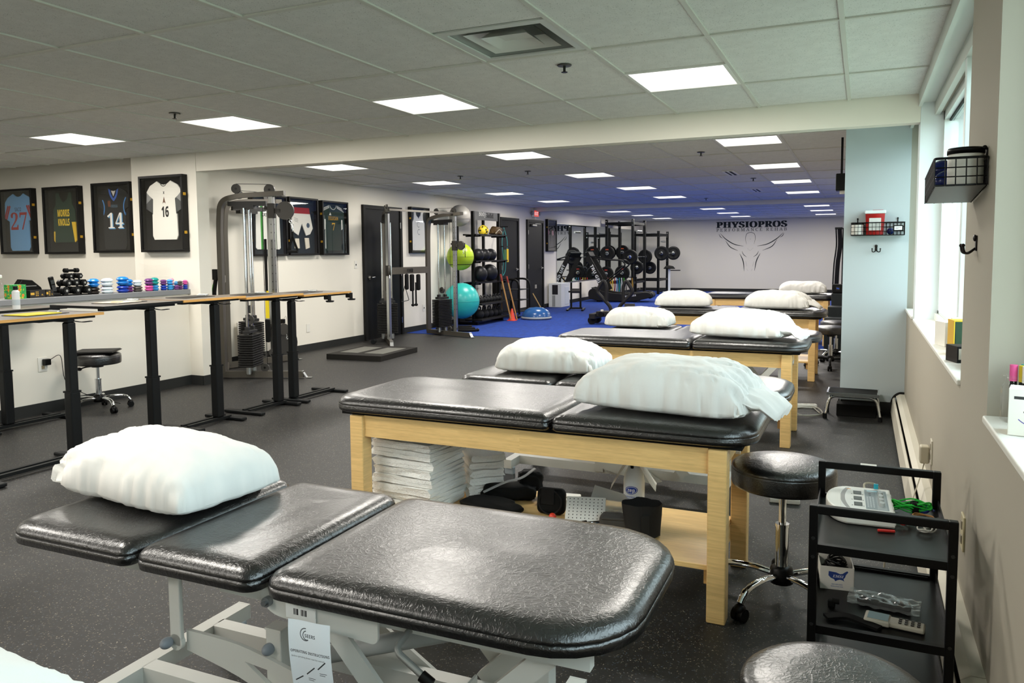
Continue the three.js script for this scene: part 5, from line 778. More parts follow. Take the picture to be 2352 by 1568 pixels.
{ const t = thing('peg_board', 'white perforated board leaning on the shelf clutter', 'board', [-1.065, SH + 0.055, -3.10], 0.25), holes = []; part(t, 'panel', [B(0.17, 0.008, 0.14, 0, 0, 0, { r: 0.002, rx: 0.62 })], M(0xe4e2da, 0.5)); for (let i = 0; i < 9; i++) for (let j = 0; j < 8; j++) holes.push(mv(new THREE.CylinderGeometry(0.0026, 0.0026, 0.0005, 6), -0.07 + i * 0.0175, 0.0044, -0.057 + j * 0.0165).rotateX(0.62)); part(t, 'holes', holes, M(0x3c3a36, 0.8)).userData.kind = 'stuff'; }
{ const t = thing('peg_bag', 'clear bag of coloured pegs behind the perforated board', 'bag', [-0.985, SH, -3.20], 0.2); part(t, 'film', [B(0.17, 0.006, 0.13, 0, 0.075, 0, { rx: 0.5, rz: -0.25 }), B(0.16, 0.05, 0.1, 0.01, 0.026, 0.02, { r: 0.015 })], new THREE.MeshPhysicalMaterial({ color: 0xe9ecec, roughness: 0.25, transmission: 0.75, thickness: 0 })); let s = 3; const r = () => (s = (s * 16807) % 2147483647) / 2147483647; for (let k = 0; k < 46; k++) part(t, 'peg', [C(0.004, 0.016, (r() - 0.5) * 0.13, 0.012 + r() * 0.03, 0.02 + (r() - 0.5) * 0.075, { n: 6, rx: r() * 3, rz: r() * 3 })], M([0xd83a2a, 0xe9a53a, 0x2a5ab8, 0xe0c23a, 0x3aa05a][(r() * 5) | 0], 0.5)); }
{ const t = thing('blue_tray', 'blue patterned tray under the clutter on the shelf', 'tray', [-0.975, SH, -3.12], 0.1); part(t, 'tray', [B(0.32, 0.012, 0.16, 0, 0.006, 0, { r: 0.004 })], M(0x15567e, 0.45)); part(t, 'rim', [B(0.32, 0.02, 0.008, 0, 0.014, -0.08), B(0.32, 0.02, 0.008, 0, 0.014, 0.08)], M(0x1c7096, 0.45)); }
{ const t = thing('goniometer', 'small chrome instrument lying on the blue tray', 'instrument', [-1.0, SH + 0.03, -3.05], 0.7); part(t, 'shaft', [C(0.006, 0.11, 0, 0, 0, { a: 'x', n: 10 })], M_chrome); part(t, 'knob', [C(0.013, 0.022, -0.055, 0, 0, { a: 'x', n: 14 }), S(0.01, 0.06, 0, 0)], M_chrome); }
single('grey_wrap', 'rolled dark grey elastic wrap on the blue tray', 'wrap', [B(0.17, 0.06, 0.07, 0, 0.031, 0, { r: 0.025, s: 3 }), B(0.17, 0.012, 0.075, 0.01, 0.05, 0, { r: 0.005 })], M(0x3a3733, 0.85), [-0.90, SH + 0.013, -3.06], 0.18);
{ const t = thing('black_cuff', 'open black fabric cuff standing at the shelf end', 'cuff', [-0.80, SH, -3.05], 0.3); const g = new THREE.CylinderGeometry(0.082, 0.07, 0.135, 26, 6, true), p = g.attributes.position; for (let i = 0; i < p.count; i++) { const x = p.getX(i), y = p.getY(i), z = p.getZ(i), k = 1 + 0.1 * nz(x * 14, y * 9, z * 14); p.setXYZ(i, x * k, y + 0.01 * nz(x * 20, 3, z * 20), z * 0.72 * k); } g.computeVertexNormals(); part(t, 'sleeve', [g.translate(0, 0.072, 0)], std({ color: 0x0e0d0c, roughness: 0.85, side: THREE.DoubleSide })); part(t, 'seam_tab', [B(0.035, 0.09, 0.006, 0.01, 0.06, 0.058, { r: 0.002 })], M(0x1b1a18, 0.8)); }
for (const [x, z, lb] of [[-1.21, -3.08, 'small red round knob lying in front of the black pouch'], [-1.10, -3.33, 'small red round knob behind the perforated board']]) single('red_knob', lb, 'ball', [S(0.016, 0, 0.016, 0)], M(0xe0402a, 0.4), [x, SH, z]);  // red round knobs, each modelled as a plain sphere
{ const t = thing('spray_bottle', 'white spray bottle with blue oval logo on the shelf', 'spray bottle', [-0.905, SH, -3.30], 0.05);
  part(t, 'bottle', [L([[0, 0], [0.042, 0], [0.046, 0.008], [0.047, 0.15], [0.04, 0.19], [0.02, 0.225], [0.018, 0.25], [0, 0.25]], 0, 0, 0, 32)], M(0xe8edf0, 0.35));
  const g = new THREE.CylinderGeometry(0.0474, 0.0474, 0.125, 20, 1, true, -1.1, 2.2).translate(0, 0.085, 0);
  part(t, 'label', [g], printed(320, 360, (c, w, h) => { c.fillStyle = '#e8edf0'; c.fillRect(0, 0, w, h); c.fillStyle = '#1a3fa0'; c.beginPath(); c.ellipse(150, 80, 92, 52, -0.1, 0, 7); c.fill(); c.strokeStyle = '#fff'; c.lineWidth = 5; c.beginPath(); c.ellipse(150, 80, 78, 42, -0.1, 0, 7); c.stroke(); c.fillStyle = '#fff'; c.font = 'bold 66px sans-serif'; c.textAlign = 'center'; c.fillText('zep', 150, 102); c.fillStyle = '#1a3fa0'; c.font = 'bold 26px sans-serif'; c.fillText('INDUSTRIAL SIZE', 160, 178); c.fillText('PROFESSIONAL', 150, 208); c.fillText('SPRAYER', 130, 238); c.font = '14px sans-serif'; ['Chemical resistant', 'durable trigger', '946 mL'].forEach((s, i) => c.fillText(s, 130, 272 + i * 20)); c.fillStyle = '#2a60b8'; c.fillRect(0, 344, w, 16); }, { rough: 0.4 }));
  part(t, 'trigger', [B(0.03, 0.035, 0.08, 0, 0.275, 0.015, { r: 0.008 }), B(0.014, 0.06, 0.012, 0, 0.245, 0.05, { rx: 0.4, r: 0.004 })], M_black);
  const g2 = new THREE.PlaneGeometry(0.26, 0.34, 22, 22), p = g2.attributes.position; for (let i = 0; i < p.count; i++) { const x = p.getX(i), y = p.getY(i), a = Math.abs(x); p.setXYZ(i, x * 0.75, 0.296 - a * 1.25 - 0.03 * Math.pow(Math.abs(y) * 5, 2) * 0.4 + 0.012 * nz(x * 14, y * 14, 4), y * 0.34 + 0.03 * Math.sin(x * 30) * a * 6 + 0.01); } g2.computeVertexNormals();
  const c = thing('cleaning_cloth', 'pale cloth draped over the white spray bottle', 'cloth', [-0.905, SH, -3.30], 0.2); part(c, 'cloth', [g2], std({ color: 0xe3ddcf, roughness: 0.95, side: THREE.DoubleSide })); }
// ---------- cable machines ----------
function tower(t, r, f, o) {                                 // r, f = floor points [x, z] of the rear post and the front foot
  const R = V(r[0], 0, r[1]), F = V(f[0], 0, f[1]), d = F.clone().sub(R), len = d.length(); d.normalize();
  const s = V(-d.z, 0, d.x), at = (k, y, q = 0) => R.clone().addScaledVector(d, k * len).addScaledVector(s, q).setY(y), ang = Math.atan2(-d.z, d.x);
  const P = (list, k, y, q = 0) => list.map((g) => { g.rotateY(ang); const p = at(k, y, q); return g.translate(p.x, p.y, p.z); });
  const T = o.top || 2.03;
  part(t, 'base_beam', [beam(at(-0.03, 0.045), at(0.97, 0.045), 0.05, 0.07)], M_steel);
  part(t, 'foot_plate', P([B(0.09, 0.008, 0.052, 0, 0, 0, { rz: -1.0 }), B(0.06, 0.006, 0.05, 0.05, -0.036, 0)], 0.98, 0.045), M_brushed);
  part(t, 'rear_post', [sweep(bend([at(0, 0.05), at(0.005, T - 0.32), at(0.03, T - 0.05), at(0.25, T), at(0.8, T + 0.02)], 0.2, 7), rect(0.05, 0.075), { up: [s.x, 0, s.z] })], M_steel);
  part(t, 'top_channel', [beam(at(0.12, T - 0.09), at(0.58, T - 0.09), 0.05, 0.05), beam(at(0.2, T - 0.13), at(0.44, T - 0.13), 0.1, 0.04)], M_iron);
  part(t, 'front_post', [beam(at(0.64, 0.08), at(0.64, T - 0.02), 0.05, 0.05)], M_brushed);
  const holes = []; for (let k = 0; k < 17; k++) holes.push(...P([B(0.002, 0.014, 0.014, 0, 0, 0)], 0.64, 0.45 + k * 0.09).map((g) => g.translate(d.x * 0.0255, 0, d.z * 0.0255)), ...P([B(0.014, 0.014, 0.002, 0, 0, 0)], 0.64, 0.45 + k * 0.09).map((g) => g.translate(s.x * 0.0255, 0, s.z * 0.0255)));
  part(t, 'pin_holes', holes, M(0x151515, 0.7));
  for (const q of [-0.07, 0.07]) part(t, 'guide_rod', [C(0.013, T - 0.24, at(0.33, 0, q).x, (T - 0.24) / 2 + 0.1, at(0.33, 0, q).z, { n: 12 })], M_chrome);
  const n = o.plates || 15, y0 = 0.15, st = 0.026; for (let k = 0; k < n; k++) part(t, 'weight_plate', P([B(0.17, 0.021, 0.31, 0, 0, 0, { r: 0.006 })], 0.33, y0 + k * st), M(0x191817, 0.5));
  const yt = y0 + n * st; part(t, 'top_plate', P([B(0.08, 0.035, 0.24, 0, 0.012, 0, { r: 0.005 }), B(0.05, 0.05, 0.05, 0, 0.045, 0.07, { r: 0.008 }), B(0.05, 0.05, 0.05, 0, 0.045, -0.07, { r: 0.008 })], 0.33, yt), M_iron);
  for (const q of [0.07, -0.07]) part(t, 'stack_bumper', P([C(0.03, 0.09, 0, 0, q, { n: 12 })], 0.33, 0.1), M_brushed);
  const pul = (k, y, r2 = 0.052, q = 0) => { const w = part(t, 'pulley', P([C(r2, 0.022, 0, 0, 0, { a: 'z', n: 24 })], k, y, q), M(0x3a3834, 0.5)); part(w, 'axle', P([C(0.012, 0.03, 0, 0, 0, { a: 'z', n: 12 })], k, y, q), M(0x1a1918, 0.4, 0.5)); };
  pul(0.22, T + 0.075); pul(0.62, T + 0.06, 0.06); pul(0.33, yt + 0.14); pul(0.62, 0.13); pul(0.5, 0.12, 0.045);
  part(t, 'cable', [sweep([at(0.22, T + 0.128), at(0.62, T + 0.118)], circ(0.003, 6)), sweep([at(0.33, yt + 0.18, 0.02), at(0.33, T - 0.1, 0.02)], circ(0.003, 6)), sweep([at(0.53, 0.13, 0.0), at(0.53, T - 0.1, 0)], circ(0.003, 6)), sweep([at(0.69, 0.14, 0), at(0.69, T, 0)], circ(0.003, 6))], M_black);
  const cy = o.carriage; part(t, 'carriage', P([B(0.075, 0.16, 0.075, 0, 0, 0, { r: 0.004 }), C(0.018, 0.05, -0.055, 0.03, 0, { a: 'x', n: 12 })], 0.64, cy), M(0x33302c, 0.5));
  const arm = part(t, 'swivel_arm', P([B(0.07, 0.05, 0.03, 0.07, 0, 0, { r: 0.004 }), C(o.disc || 0.075, 0.03, 0.15, 0.0, 0, { a: 'z', n: 26 })], 0.64, cy), M(0x37342f, 0.5));
  part(arm, 'cable_end', P([C(0.006, 0.05, 0.2, -0.085, 0, { n: 8, rz: 0.3 }), TOR(0.014, 0.004, 0.205, -0.12, 0, { rx: 0, n: 14, m: 6 })], 0.64, cy), M_chrome);
  return at;
}
const M1 = thing('cable_machine', 'dark grey cable machine with weight stack behind the desks', 'cable machine');
const m1a = tower(M1, [-6.50, -6.50], [-5.63, -6.84], { carriage: 1.86, top: 2.03, plates: 14, disc: 0.1 }); tower(M1, [-6.98, -7.05], [-6.72, -8.0], { carriage: 0.42, plates: 16 });
part(M1, 'cross_brace', [beam(V(-6.50, 1.1, -6.52), V(-6.98, 1.1, -7.03), 0.04, 0.08), beam(V(-6.5, 0.06, -6.52), V(-6.98, 0.06, -7.03), 0.05, 0.06)], M_steel);
const M2 = thing('cable_machine', 'far cable machine with two towers before the dark door', 'cable machine');
tower(M2, [-6.95, -10.42], [-6.32, -9.62], { carriage: 1.12, plates: 18, top: 2.0 }); tower(M2, [-6.77, -11.46], [-5.76, -11.12], { carriage: 1.5, plates: 18, top: 2.0 });
part(M2, 'cross_brace', [beam(V(-6.93, 1.1, -10.42), V(-6.77, 1.1, -11.46), 0.05, 0.11)], M_steel);
part(M2, 'brand_text', [label3d(font, 'POWERLINE', 0.06, 0.002, 0.42).rotateY(Math.PI / 2 + 0.153).translate(-6.802, 1.07, -11.0)], M(0x14120f, 0.6));
part(M2, 'pull_up_bar', [beam(V(-6.42, 2.03, -9.76), V(-6.12, 2.03, -11.26), 0.03, 0.03)], M(0x6f6c66, 0.35, 0.6));
// hanging attachments
{ const p = m1a(0.88, 1.72), t = thing('strap_handle', 'black triangular strap handle hanging from the cable machine', 'handle', [p.x, 0, p.z], 0.3);
  part(t, 'snap_hook', [TOR(0.014, 0.004, 0, 1.71, 0, { n: 12, m: 6 }), pipe([[0, 1.7, 0], [0.008, 1.65, 0], [0.0, 1.62, 0]], 0.004, 0.01, 6)], M_chrome); part(t, 'strap', [sweep([[0, 1.63, 0], [0, 1.57, 0]], rect(0.012, 0.02)), sweep([[0, 1.57, 0], [-0.055, 1.42, 0]], rect(0.008, 0.024)), sweep([[0, 1.57, 0], [0.055, 1.42, 0]], rect(0.008, 0.024))], M_blackmatte); part(t, 'grip', [C(0.015, 0.115, 0, 1.41, 0, { a: 'x', n: 14 })], M_rubber); }
{ const p = m1a(0.58, 0), t = thing('suspension_strap', 'yellow and black suspension strap hanging on the cable machine', 'strap', [p.x + 0.02, 0, p.z + 0.06]);
  part(t, 'black_strap', [B(0.032, 0.62, 0.012, 0, 1.24, 0, { r: 0.004 })], M_blackmatte); part(t, 'yellow_strap', [B(0.046, 0.26, 0.016, 0, 0.8, 0, { r: 0.004 }), B(0.02, 0.05, 0.014, 0.01, 0.955, 0)], M(0xe5cc12, 0.6)); part(t, 'handle_loops', [B(0.06, 0.26, 0.04, -0.004, 0.54, 0, { r: 0.02, s: 2 })], M_blackmatte); part(t, 'buckle', [B(0.05, 0.012, 0.02, 0, 0.672, 0)], M_brushed); }
{ const t = thing('resistance_rope', 'black rope and green band hanging behind cable machine post', 'rope', [-6.62, 0, -6.55]); part(t, 'rope', [sweep(smooth([[0.0, 1.16, 0], [-0.02, 0.9, 0.02], [0.04, 0.6, 0], [-0.02, 0.4, 0], [0.06, 0.16, 0.02]], 26), circ(0.022, 8))], M_rubber); part(t, 'band', [sweep(smooth([[-0.02, 1.05, 0.03], [-0.05, 0.9, 0.03], [0.0, 0.7, 0.03], [0.05, 0.5, 0.03]], 20), rect(0.012, 0.006))], M(0x58a53a, 0.6)); part(t, 'bracket', [B(0.07, 0.12, 0.06, 0, 1.16, 0, { r: 0.006 })], M_black); }
{ const t = thing('cable_straps', 'bundle of black straps and ropes hanging on far crossbar', 'straps', [-6.79, 0, -10.85]); for (const [z, y, h, w] of [[0.12, 0.92, 0.26, 0.08], [-0.04, 0.9, 0.28, 0.1], [-0.24, 0.9, 0.27, 0.09]]) part(t, 'strap', [B(0.05, h, w, 0.05, y, z, { r: 0.024, s: 2 })], M_blackmatte); for (const z of [-0.06, -0.16]) part(t, 'rope_end', [C(0.014, 0.36, 0.05, 0.72, z, { n: 10 }), S(0.03, 0.05, 0.53, z, { sy: 0.8 })], M_rubber); part(t, 'stirrup', [pipe([[0.05, 0.86, 0.18], [0.05, 0.62, 0.06], [0.05, 0.6, 0.3], [0.05, 0.86, 0.18]], 0.006, 0.02, 6)], M_black); }
{ const t = thing('white_board', 'white board leaning on the wall behind cable machine', 'board', [-7.12, 0, -7.55]); part(t, 'board', [B(0.02, 0.52, 0.34, 0, 0.27, 0, { r: 0.003, rz: 0.1 })], M_plastic); part(t, 'edge', [B(0.024, 0.02, 0.34, 0.02, 0.012, 0)], M(0xcfd3d4, 0.5)); }
{ const t = thing('balance_disc', 'dark round balance disc standing behind the cable machine', 'disc', [-7.0, 0, -8.1]); part(t, 'disc', [C(0.19, 0.05, 0, 0.19, 0, { a: 'x', n: 30, rz: 0.2 })], M(0x2a2926, 0.7)); part(t, 'rim', [TOR(0.185, 0.014, 0.028, 0.195, 0, { ry: Math.PI / 2, rz: 0 })], M(0x1e1d1b, 0.7)); }
{ // platform
  const t = thing('force_platform', 'low black floor platform with two grey foot plates', 'platform', [-6.03, 0, -8.72], 0.06), hw = 0.41, hd = 0.5;
  part(t, 'deck', [B(hw * 2, 0.07, hd * 2, 0, 0.035, 0, { r: 0.004 })], M(0x23211e, 0.75)); part(t, 'foot_plate', [B(0.28, 0.004, 0.62, -0.19, 0.072, 0.0)], M(0x66665f, 0.6)); part(t, 'foot_plate', [B(0.28, 0.004, 0.62, 0.19, 0.072, 0.0)], M(0x66665f, 0.6)); }
single('door_stop_tool', 'small black cylinder on the floor before the first door', 'roller', [C(0.03, 0.14, 0, 0.03, 0, { a: 'z', n: 14 }), C(0.034, 0.05, 0, 0.034, 0.06, { a: 'z', n: 14 })], M(0x17191b, 0.35), [-6.83, 0, -9.9], 0.4);

// ---------- ball rack ----------
{ const zA = -13.1, zB = -14.22, xf = -6.74, xb = -7.08, t = thing('ball_rack', 'tall black storage rack with balls and kettlebells, grey sign on top', 'storage rack', [0, 0, 0]);
  for (const z of [zA, zB]) { part(t, 'post', [B(0.06, 2.17, 0.06, xf, 1.085, z, { r: 0.004 })], M_black); part(t, 'rear_post', [B(0.05, 2.17, 0.05, xb, 1.085, z, { r: 0.004 })], M_black); part(t, 'side_foot', [B(0.5, 0.06, 0.05, -6.9, 0.03, z)], M_black); }
  const sg = part(t, 'sign_panel', [B(0.02, 0.16, zA - zB - 0.06, xf, 2.09, (zA + zB) / 2)], M(0x4c4d4c, 0.5)); part(sg, 'sign_text', [label3d(fontSerifR, 'Body-', 0.09, 0.002).rotateY(Math.PI / 2).translate(xf + 0.0105, 2.06, -13.5)], M(0xd9d8d2, 0.6)); part(sg, 'sign_text', [label3d(fontSerif, 'Solid', 0.09, 0.002).rotateY(Math.PI / 2).translate(xf + 0.0105, 2.06, -13.82)], M(0x141414, 0.6));
  for (const y of [1.72, 1.22, 0.81]) for (const x of [xf + 0.12, xf - 0.12]) part(t, 'shelf_rail', [B(0.035, 0.03, zA - zB + 0.3, x, y, (zA + zB) / 2), ...[zA, zB].map((z) => B(0.3, 0.03, 0.04, xf, y - 0.02, z))], M_black);
  for (const y of [0.40, 0.1]) part(t, 'shelf_tray', [B(0.36, 0.03, zA - zB + 0.1, xf + 0.02, y, (zA + zB) / 2)], M(0x1a1a1a, 0.6));
  for (const [y, r] of [[2.0, 0.16], [1.17, 0.2], [0.28, 0.22]]) part(t, 'ball_ring', [TOR(r, 0.012, -6.83, y, -12.75, { rx: Math.PI / 2, n: 30 }), B(0.03, 0.03, 0.26, -6.83, y, -12.98)], M_black);
  const ball = (name, lb, cat, r, p, m, grp) => single(name, lb, cat, [S(r, 0, 0, 0, { n: 36, m: 24 })], m, p, 0, grp);
  const band = (r) => []; 
  { const b = thing('exercise_ball', 'grey exercise ball at the top of the rack side', 'exercise ball', [-6.83, 2.07, -12.75], 0, 'large exercise balls'); part(b, 'ball', [S(0.2, 0, 0, 0, { n: 36, m: 24 })], M(0x8d8a84, 0.4)); part(b, 'seam', [TOR(0.2005, 0.002, 0, -0.06, 0, { rx: Math.PI / 2, n: 40 })], M(0x77746f, 0.5)); }
  { const b = thing('exercise_ball', 'lime green exercise ball in the middle of rack side', 'exercise ball', [-6.83, 1.31, -12.75], 0, 'large exercise balls'); part(b, 'ball', [S(0.253, 0, 0, 0, { n: 36, m: 24 })], M(0xa3bf1e, 0.35)); part(b, 'seam', [TOR(0.2535, 0.003, 0, 0, 0, { rx: Math.PI / 2, n: 40 })], M(0x86a018, 0.5)); }
  { const b = thing('exercise_ball', 'large turquoise exercise ball at the bottom of rack side', 'exercise ball', [-6.80, 0.49, -12.72], 0, 'large exercise balls'); part(b, 'ball', [S(0.335, 0, 0, 0, { n: 40, m: 28 })], M(0x33b7b0, 0.3)); part(b, 'seam', [TOR(0.3355, 0.003, 0, 0, 0, { rx: Math.PI / 2, n: 44 })], M(0x2a9d97, 0.4)); }
  part(t, 'rope_loop', [pipe([[-6.6, 1.56, -12.5], [-6.57, 1.3, -12.45]], 0.006, 0.02, 6)], M_black);
  { const b = thing('soccer_ball', 'yellow soccer ball on the top rack shelf', 'ball', [xf + 0.02, 1.81, -13.5]); part(b, 'ball', [S(0.105, 0, 0, 0, { n: 28, m: 20 })], printed(256, 128, (c, w, h) => { c.fillStyle = '#e2c52a'; c.fillRect(0, 0, w, h); c.fillStyle = '#1c1a12'; let s = 9; const r = () => (s = (s * 16807) % 2147483647) / 2147483647; for (let i = 0; i < 26; i++) { c.save(); c.translate(r() * w, 16 + r() * 96); c.rotate(r() * 6); c.beginPath(); for (let k = 0; k < 5; k++) c.lineTo(8 * Math.cos(k * 1.257), 8 * Math.sin(k * 1.257)); c.fill(); c.restore(); } })); }
  { const b = thing('boxing_glove', 'brown leather bag lying on the top rack shelf', 'bag', [xf + 0.02, 1.735, -14.05]); part(b, 'bag', [mv(lump(0.16, 0.16, 0.36, 21.3, 0.3), 0, 0, 0)], M(0x5c4420, 0.75)); part(b, 'trim', [sweep(smooth([[0.07, 0.03, 0.14], [0.08, 0.1, 0], [0.07, 0.04, -0.15]], 12), circ(0.01, 6))], M(0xc9bfa4, 0.7)); }
  [[-13.25, 'left of three black slam balls on the second shelf'], [-13.52, 'middle of three black slam balls on the second shelf'], [-13.8, 'right of three black slam balls on the second shelf']].forEach(([z, lb]) => ball('slam_ball', lb, 'ball', 0.125, [xf + 0.02, 1.335, z], M(0x17181a, 0.4), 'black slam balls'));
  [[-13.3, 0.155, 'smaller black medicine ball on the third shelf'], [-13.72, 0.17, 'larger black medicine ball on the third shelf']].forEach(([z, r, lb]) => ball('medicine_ball', lb, 'ball', r, [xf + 0.03, 0.81 + 0.03 + r * 0.86, z], M(0x1a1b1d, 0.42), 'black medicine balls'));
  const kb = (r, lb, p) => { const b = thing('kettlebell', lb, 'kettlebell', p, 0, 'black kettlebells'); part(b, 'bell', [S(r, 0, r * 0.92, 0, { n: 20, m: 14, sy: 0.95 }), C(r * 0.7, 0.01, 0, 0.005, 0, { n: 18 })], M(0x1d1e1f, 0.6)); part(b, 'handle', [sweep(smooth([[0, r * 1.5, -r * 0.55], [0, r * 2.1, -r * 0.62], [0, r * 2.45, 0], [0, r * 2.1, r * 0.62], [0, r * 1.5, r * 0.55]], 18), circ(r * 0.17, 8))], M(0x222324, 0.45)); };
  for (let k = 0; k < 8; k++) kb(0.058, `small kettlebell on the fourth shelf, ${['first', 'second', 'third', 'fourth', 'fifth', 'sixth', 'seventh', 'eighth'][k]} from the turquoise ball`, [xf + 0.06, 0.416, -13.14 - k * 0.137]);
  for (let k = 0; k < 5; k++) kb(0.098 - k * 0.004, `large kettlebell on the bottom shelf, ${['first', 'second', 'third', 'fourth', 'fifth'][k]} from the turquoise ball`, [xf + 0.06, 0.116, -13.2 - k * 0.22]);
  { const b = thing('resistance_band', 'green and yellow flat bands hanging at the rack end', 'band', [xf + 0.1, 1.3, -14.36], 0); part(b, 'green_band', [B(0.02, 0.24, 0.12, 0, 0.02, 0.04, { r: 0.004 })], M(0x2a5a34, 0.6)); part(b, 'yellow_band', [B(0.02, 0.27, 0.07, 0.01, 0.02, -0.06, { r: 0.004 })], M(0xd8b624, 0.6)); part(b, 'hanger', [B(0.06, 0.02, 0.3, 0, 0.2, 0.02)], M_black); }
  { const b = thing('resistance_band', 'long turquoise band loop hanging beside the dark door', 'band', [-7.0, 0, -15.05]); part(b, 'loop', [sweep(smooth([[0, 1.92, 0], [0.03, 1.6, -0.1], [0.03, 1.2, -0.02], [0.02, 0.98, 0.0], [0.02, 0.9, 0.12], [0.03, 1.2, 0.1], [0.03, 1.6, 0.16], [0, 1.92, 0.0]], 50), rect(0.02, 0.006))], M(0x17807e, 0.5)); part(b, 'peg', [B(0.3, 0.02, 0.02, -0.05, 1.93, 0), B(0.06, 0.04, 0.26, 0, 1.86, 0.16)], M_black); }
  [[-6.46, -14.05, 0.12, 0.95, 0.18, 'wooden pole leaning on the rack, left'], [-6.44, -14.3, -0.08, 0.9, 0.2, 'wooden pole leaning on the rack, right']].forEach(([x, z, dx, h, dz, lb]) => { const b = thing('wooden_pole', lb, 'pole', [x, 0, z], 0, 'wooden poles'); part(b, 'shaft', [sweep([[0.02, 0.01, -0.1], [-0.12, h, 0.08]], circ(0.016, 9))], M(0xb98a4e, 0.6)); part(b, 'grip', [sweep([[-0.1, h * 0.86, 0.056], [-0.12, h, 0.082]], circ(0.019, 9))], M(0x9c3a2a, 0.6)); });
  { const b = thing('cone_marker', 'orange red marker cone standing by the rack', 'cone', [-6.44, 0, -14.2]); part(b, 'cone', [L([[0.08, 0.02], [0.07, 0.03], [0.018, 0.24], [0.014, 0.25], [0, 0.25]], 0, 0, 0, 20)], M(0xe0452a, 0.5)); part(b, 'base', [B(0.16, 0.02, 0.16, 0, 0.01, 0, { r: 0.004 })], M(0xe0452a, 0.5)); }
  for (const [z, lb, c] of [[-14.62, 'tall black foam roller standing behind the rack end', 0x1b1a19], [-14.78, 'brown foam roller standing behind the rack end', 0x4a3a24]]) { const b = thing('foam_roller', lb, 'roller', [-7.0, 0, z], 0, 'standing foam rollers'); part(b, 'roll', [C(0.075, 0.9, 0, 0.45, 0, { n: 20 })], M(c, 0.85)); part(b, 'core', [C(0.03, 0.904, 0, 0.452, 0, { n: 12 })], M_black); }
}
{ const t = thing('battle_rope', 'thick black battle rope coiled on the turf edge', 'rope', [-6.2, 0, -12.05]), pts = []; for (let i = 0; i <= 60; i++) { const a = i / 60 * 6.283 * 2.4; pts.push(V(-0.35 + Math.cos(a) * (0.42 - i * 0.003), 0.03 + 0.028 * (i > 24 ? 1 : 0) + (i > 48 ? 0.028 : 0), Math.sin(a) * (0.2 - i * 0.001))); } part(t, 'rope', [sweep(pts, circ(0.024, 8))], M_rubber); part(t, 'end_grip', [S(0.03, pts[0].x, 0.032, pts[0].z)], M_black); }
{ // storage cart with arched ends
  const t = thing('storage_cart', 'black tube cart with arched ends beside the ball rack', 'cart', [-6.72, 0, -14.98]);
  for (const z of [0.28, -0.28]) part(t, 'arch', [pipe([[0.22, 0.09, z], [0.22, 0.82, z], [-0.22, 0.82, z], [-0.22, 0.09, z]], 0.022, 0.16, 10)], M_black);
  for (const y of [0.14, 0.38, 0.6]) part(t, 'shelf', [B(0.44, 0.012, 0.56, 0, y, 0)], M(0x1b1d1e, 0.5));
  for (const x of [0.2, -0.2]) for (const z of [0.28, -0.28]) { const c = part(t, 'caster', [C(0.035, 0.025, x, 0.035, z, { a: 'z', n: 14 })], M_rubber); part(c, 'fork', [B(0.04, 0.05, 0.035, x, 0.07, z)], M_brushed); }
}
{ const t = thing('bat', 'wooden stick with lime balls leaning on the arched cart', 'stick', [-6.3, 0, -15.35]); part(t, 'shaft', [sweep([[0.06, 0.08, -0.06], [-0.14, 0.5, 0.06]], circ(0.012, 8))], M(0xa98a55, 0.6)); for (const [x, y, z] of [[0.07, 0.05, -0.07], [0.04, 0.13, -0.045]]) part(t, 'ball', [S(0.045, x, y, z)], M(0xb7c92a, 0.5)); }
{ const t = thing('balance_dome', 'blue half-ball balance trainer on grey base on the turf', 'balance trainer', [-6.12, 0.006, -14.72]); part(t, 'dome', [L([[0.3, 0.05], [0.285, 0.12], [0.23, 0.19], [0.14, 0.235], [0, 0.25]], 0, 0, 0, 44)], M(0x2a5a94, 0.22)); part(t, 'base_rim', [L([[0, 0.0], [0.29, 0.0], [0.315, 0.02], [0.32, 0.04], [0.3, 0.055], [0, 0.055]], 0, 0, 0, 44)], M(0x9aa0a4, 0.5)); }

// ---------- mirror, purifier, pad stand ----------
{ const t = thing('wall_mirror', 'long wall mirror on the left wall beside the power racks', 'mirror', [XL, 1.35, -22.65]); part(t, 'mirror_glass', [B(0.008, 1.52, 8.0, 0.006, 0, 0)], M(0xdfe6e4, 0.015, 1)); part(t, 'edge_channel', [B(0.014, 0.02, 8.02, 0.007, -0.77, 0), B(0.014, 0.012, 8.02, 0.007, 0.766, 0), B(0.014, 1.54, 0.012, 0.007, 0, 4.006)], M_brushed); }
{ const t = thing('air_purifier', 'white boxy air purifier with dark slot beside the exit door', 'air purifier', [-6.98, 0.006, -18.3]); part(t, 'body', [B(0.34, 0.6, 0.62, 0, 0.3, 0, { r: 0.012 })], M(0xe2e5e2, 0.45)); part(t, 'grille', [B(0.006, 0.24, 0.1, 0.03, 0.44, 0.31, { ry: Math.PI / 2 }), B(0.08, 0.24, 0.006, -0.03, 0.44, 0.311)], M(0x26262a, 0.6)); part(t, 'grey_panel', [B(0.08, 0.28, 0.006, -0.03, 0.16, 0.311)], M(0x9d9f9c, 0.5)); part(t, 'side_cover', [B(0.012, 0.44, 0.3, 0.172, 0.28, -0.1, { r: 0.004 })], M(0xd9dfe0, 0.45)); }
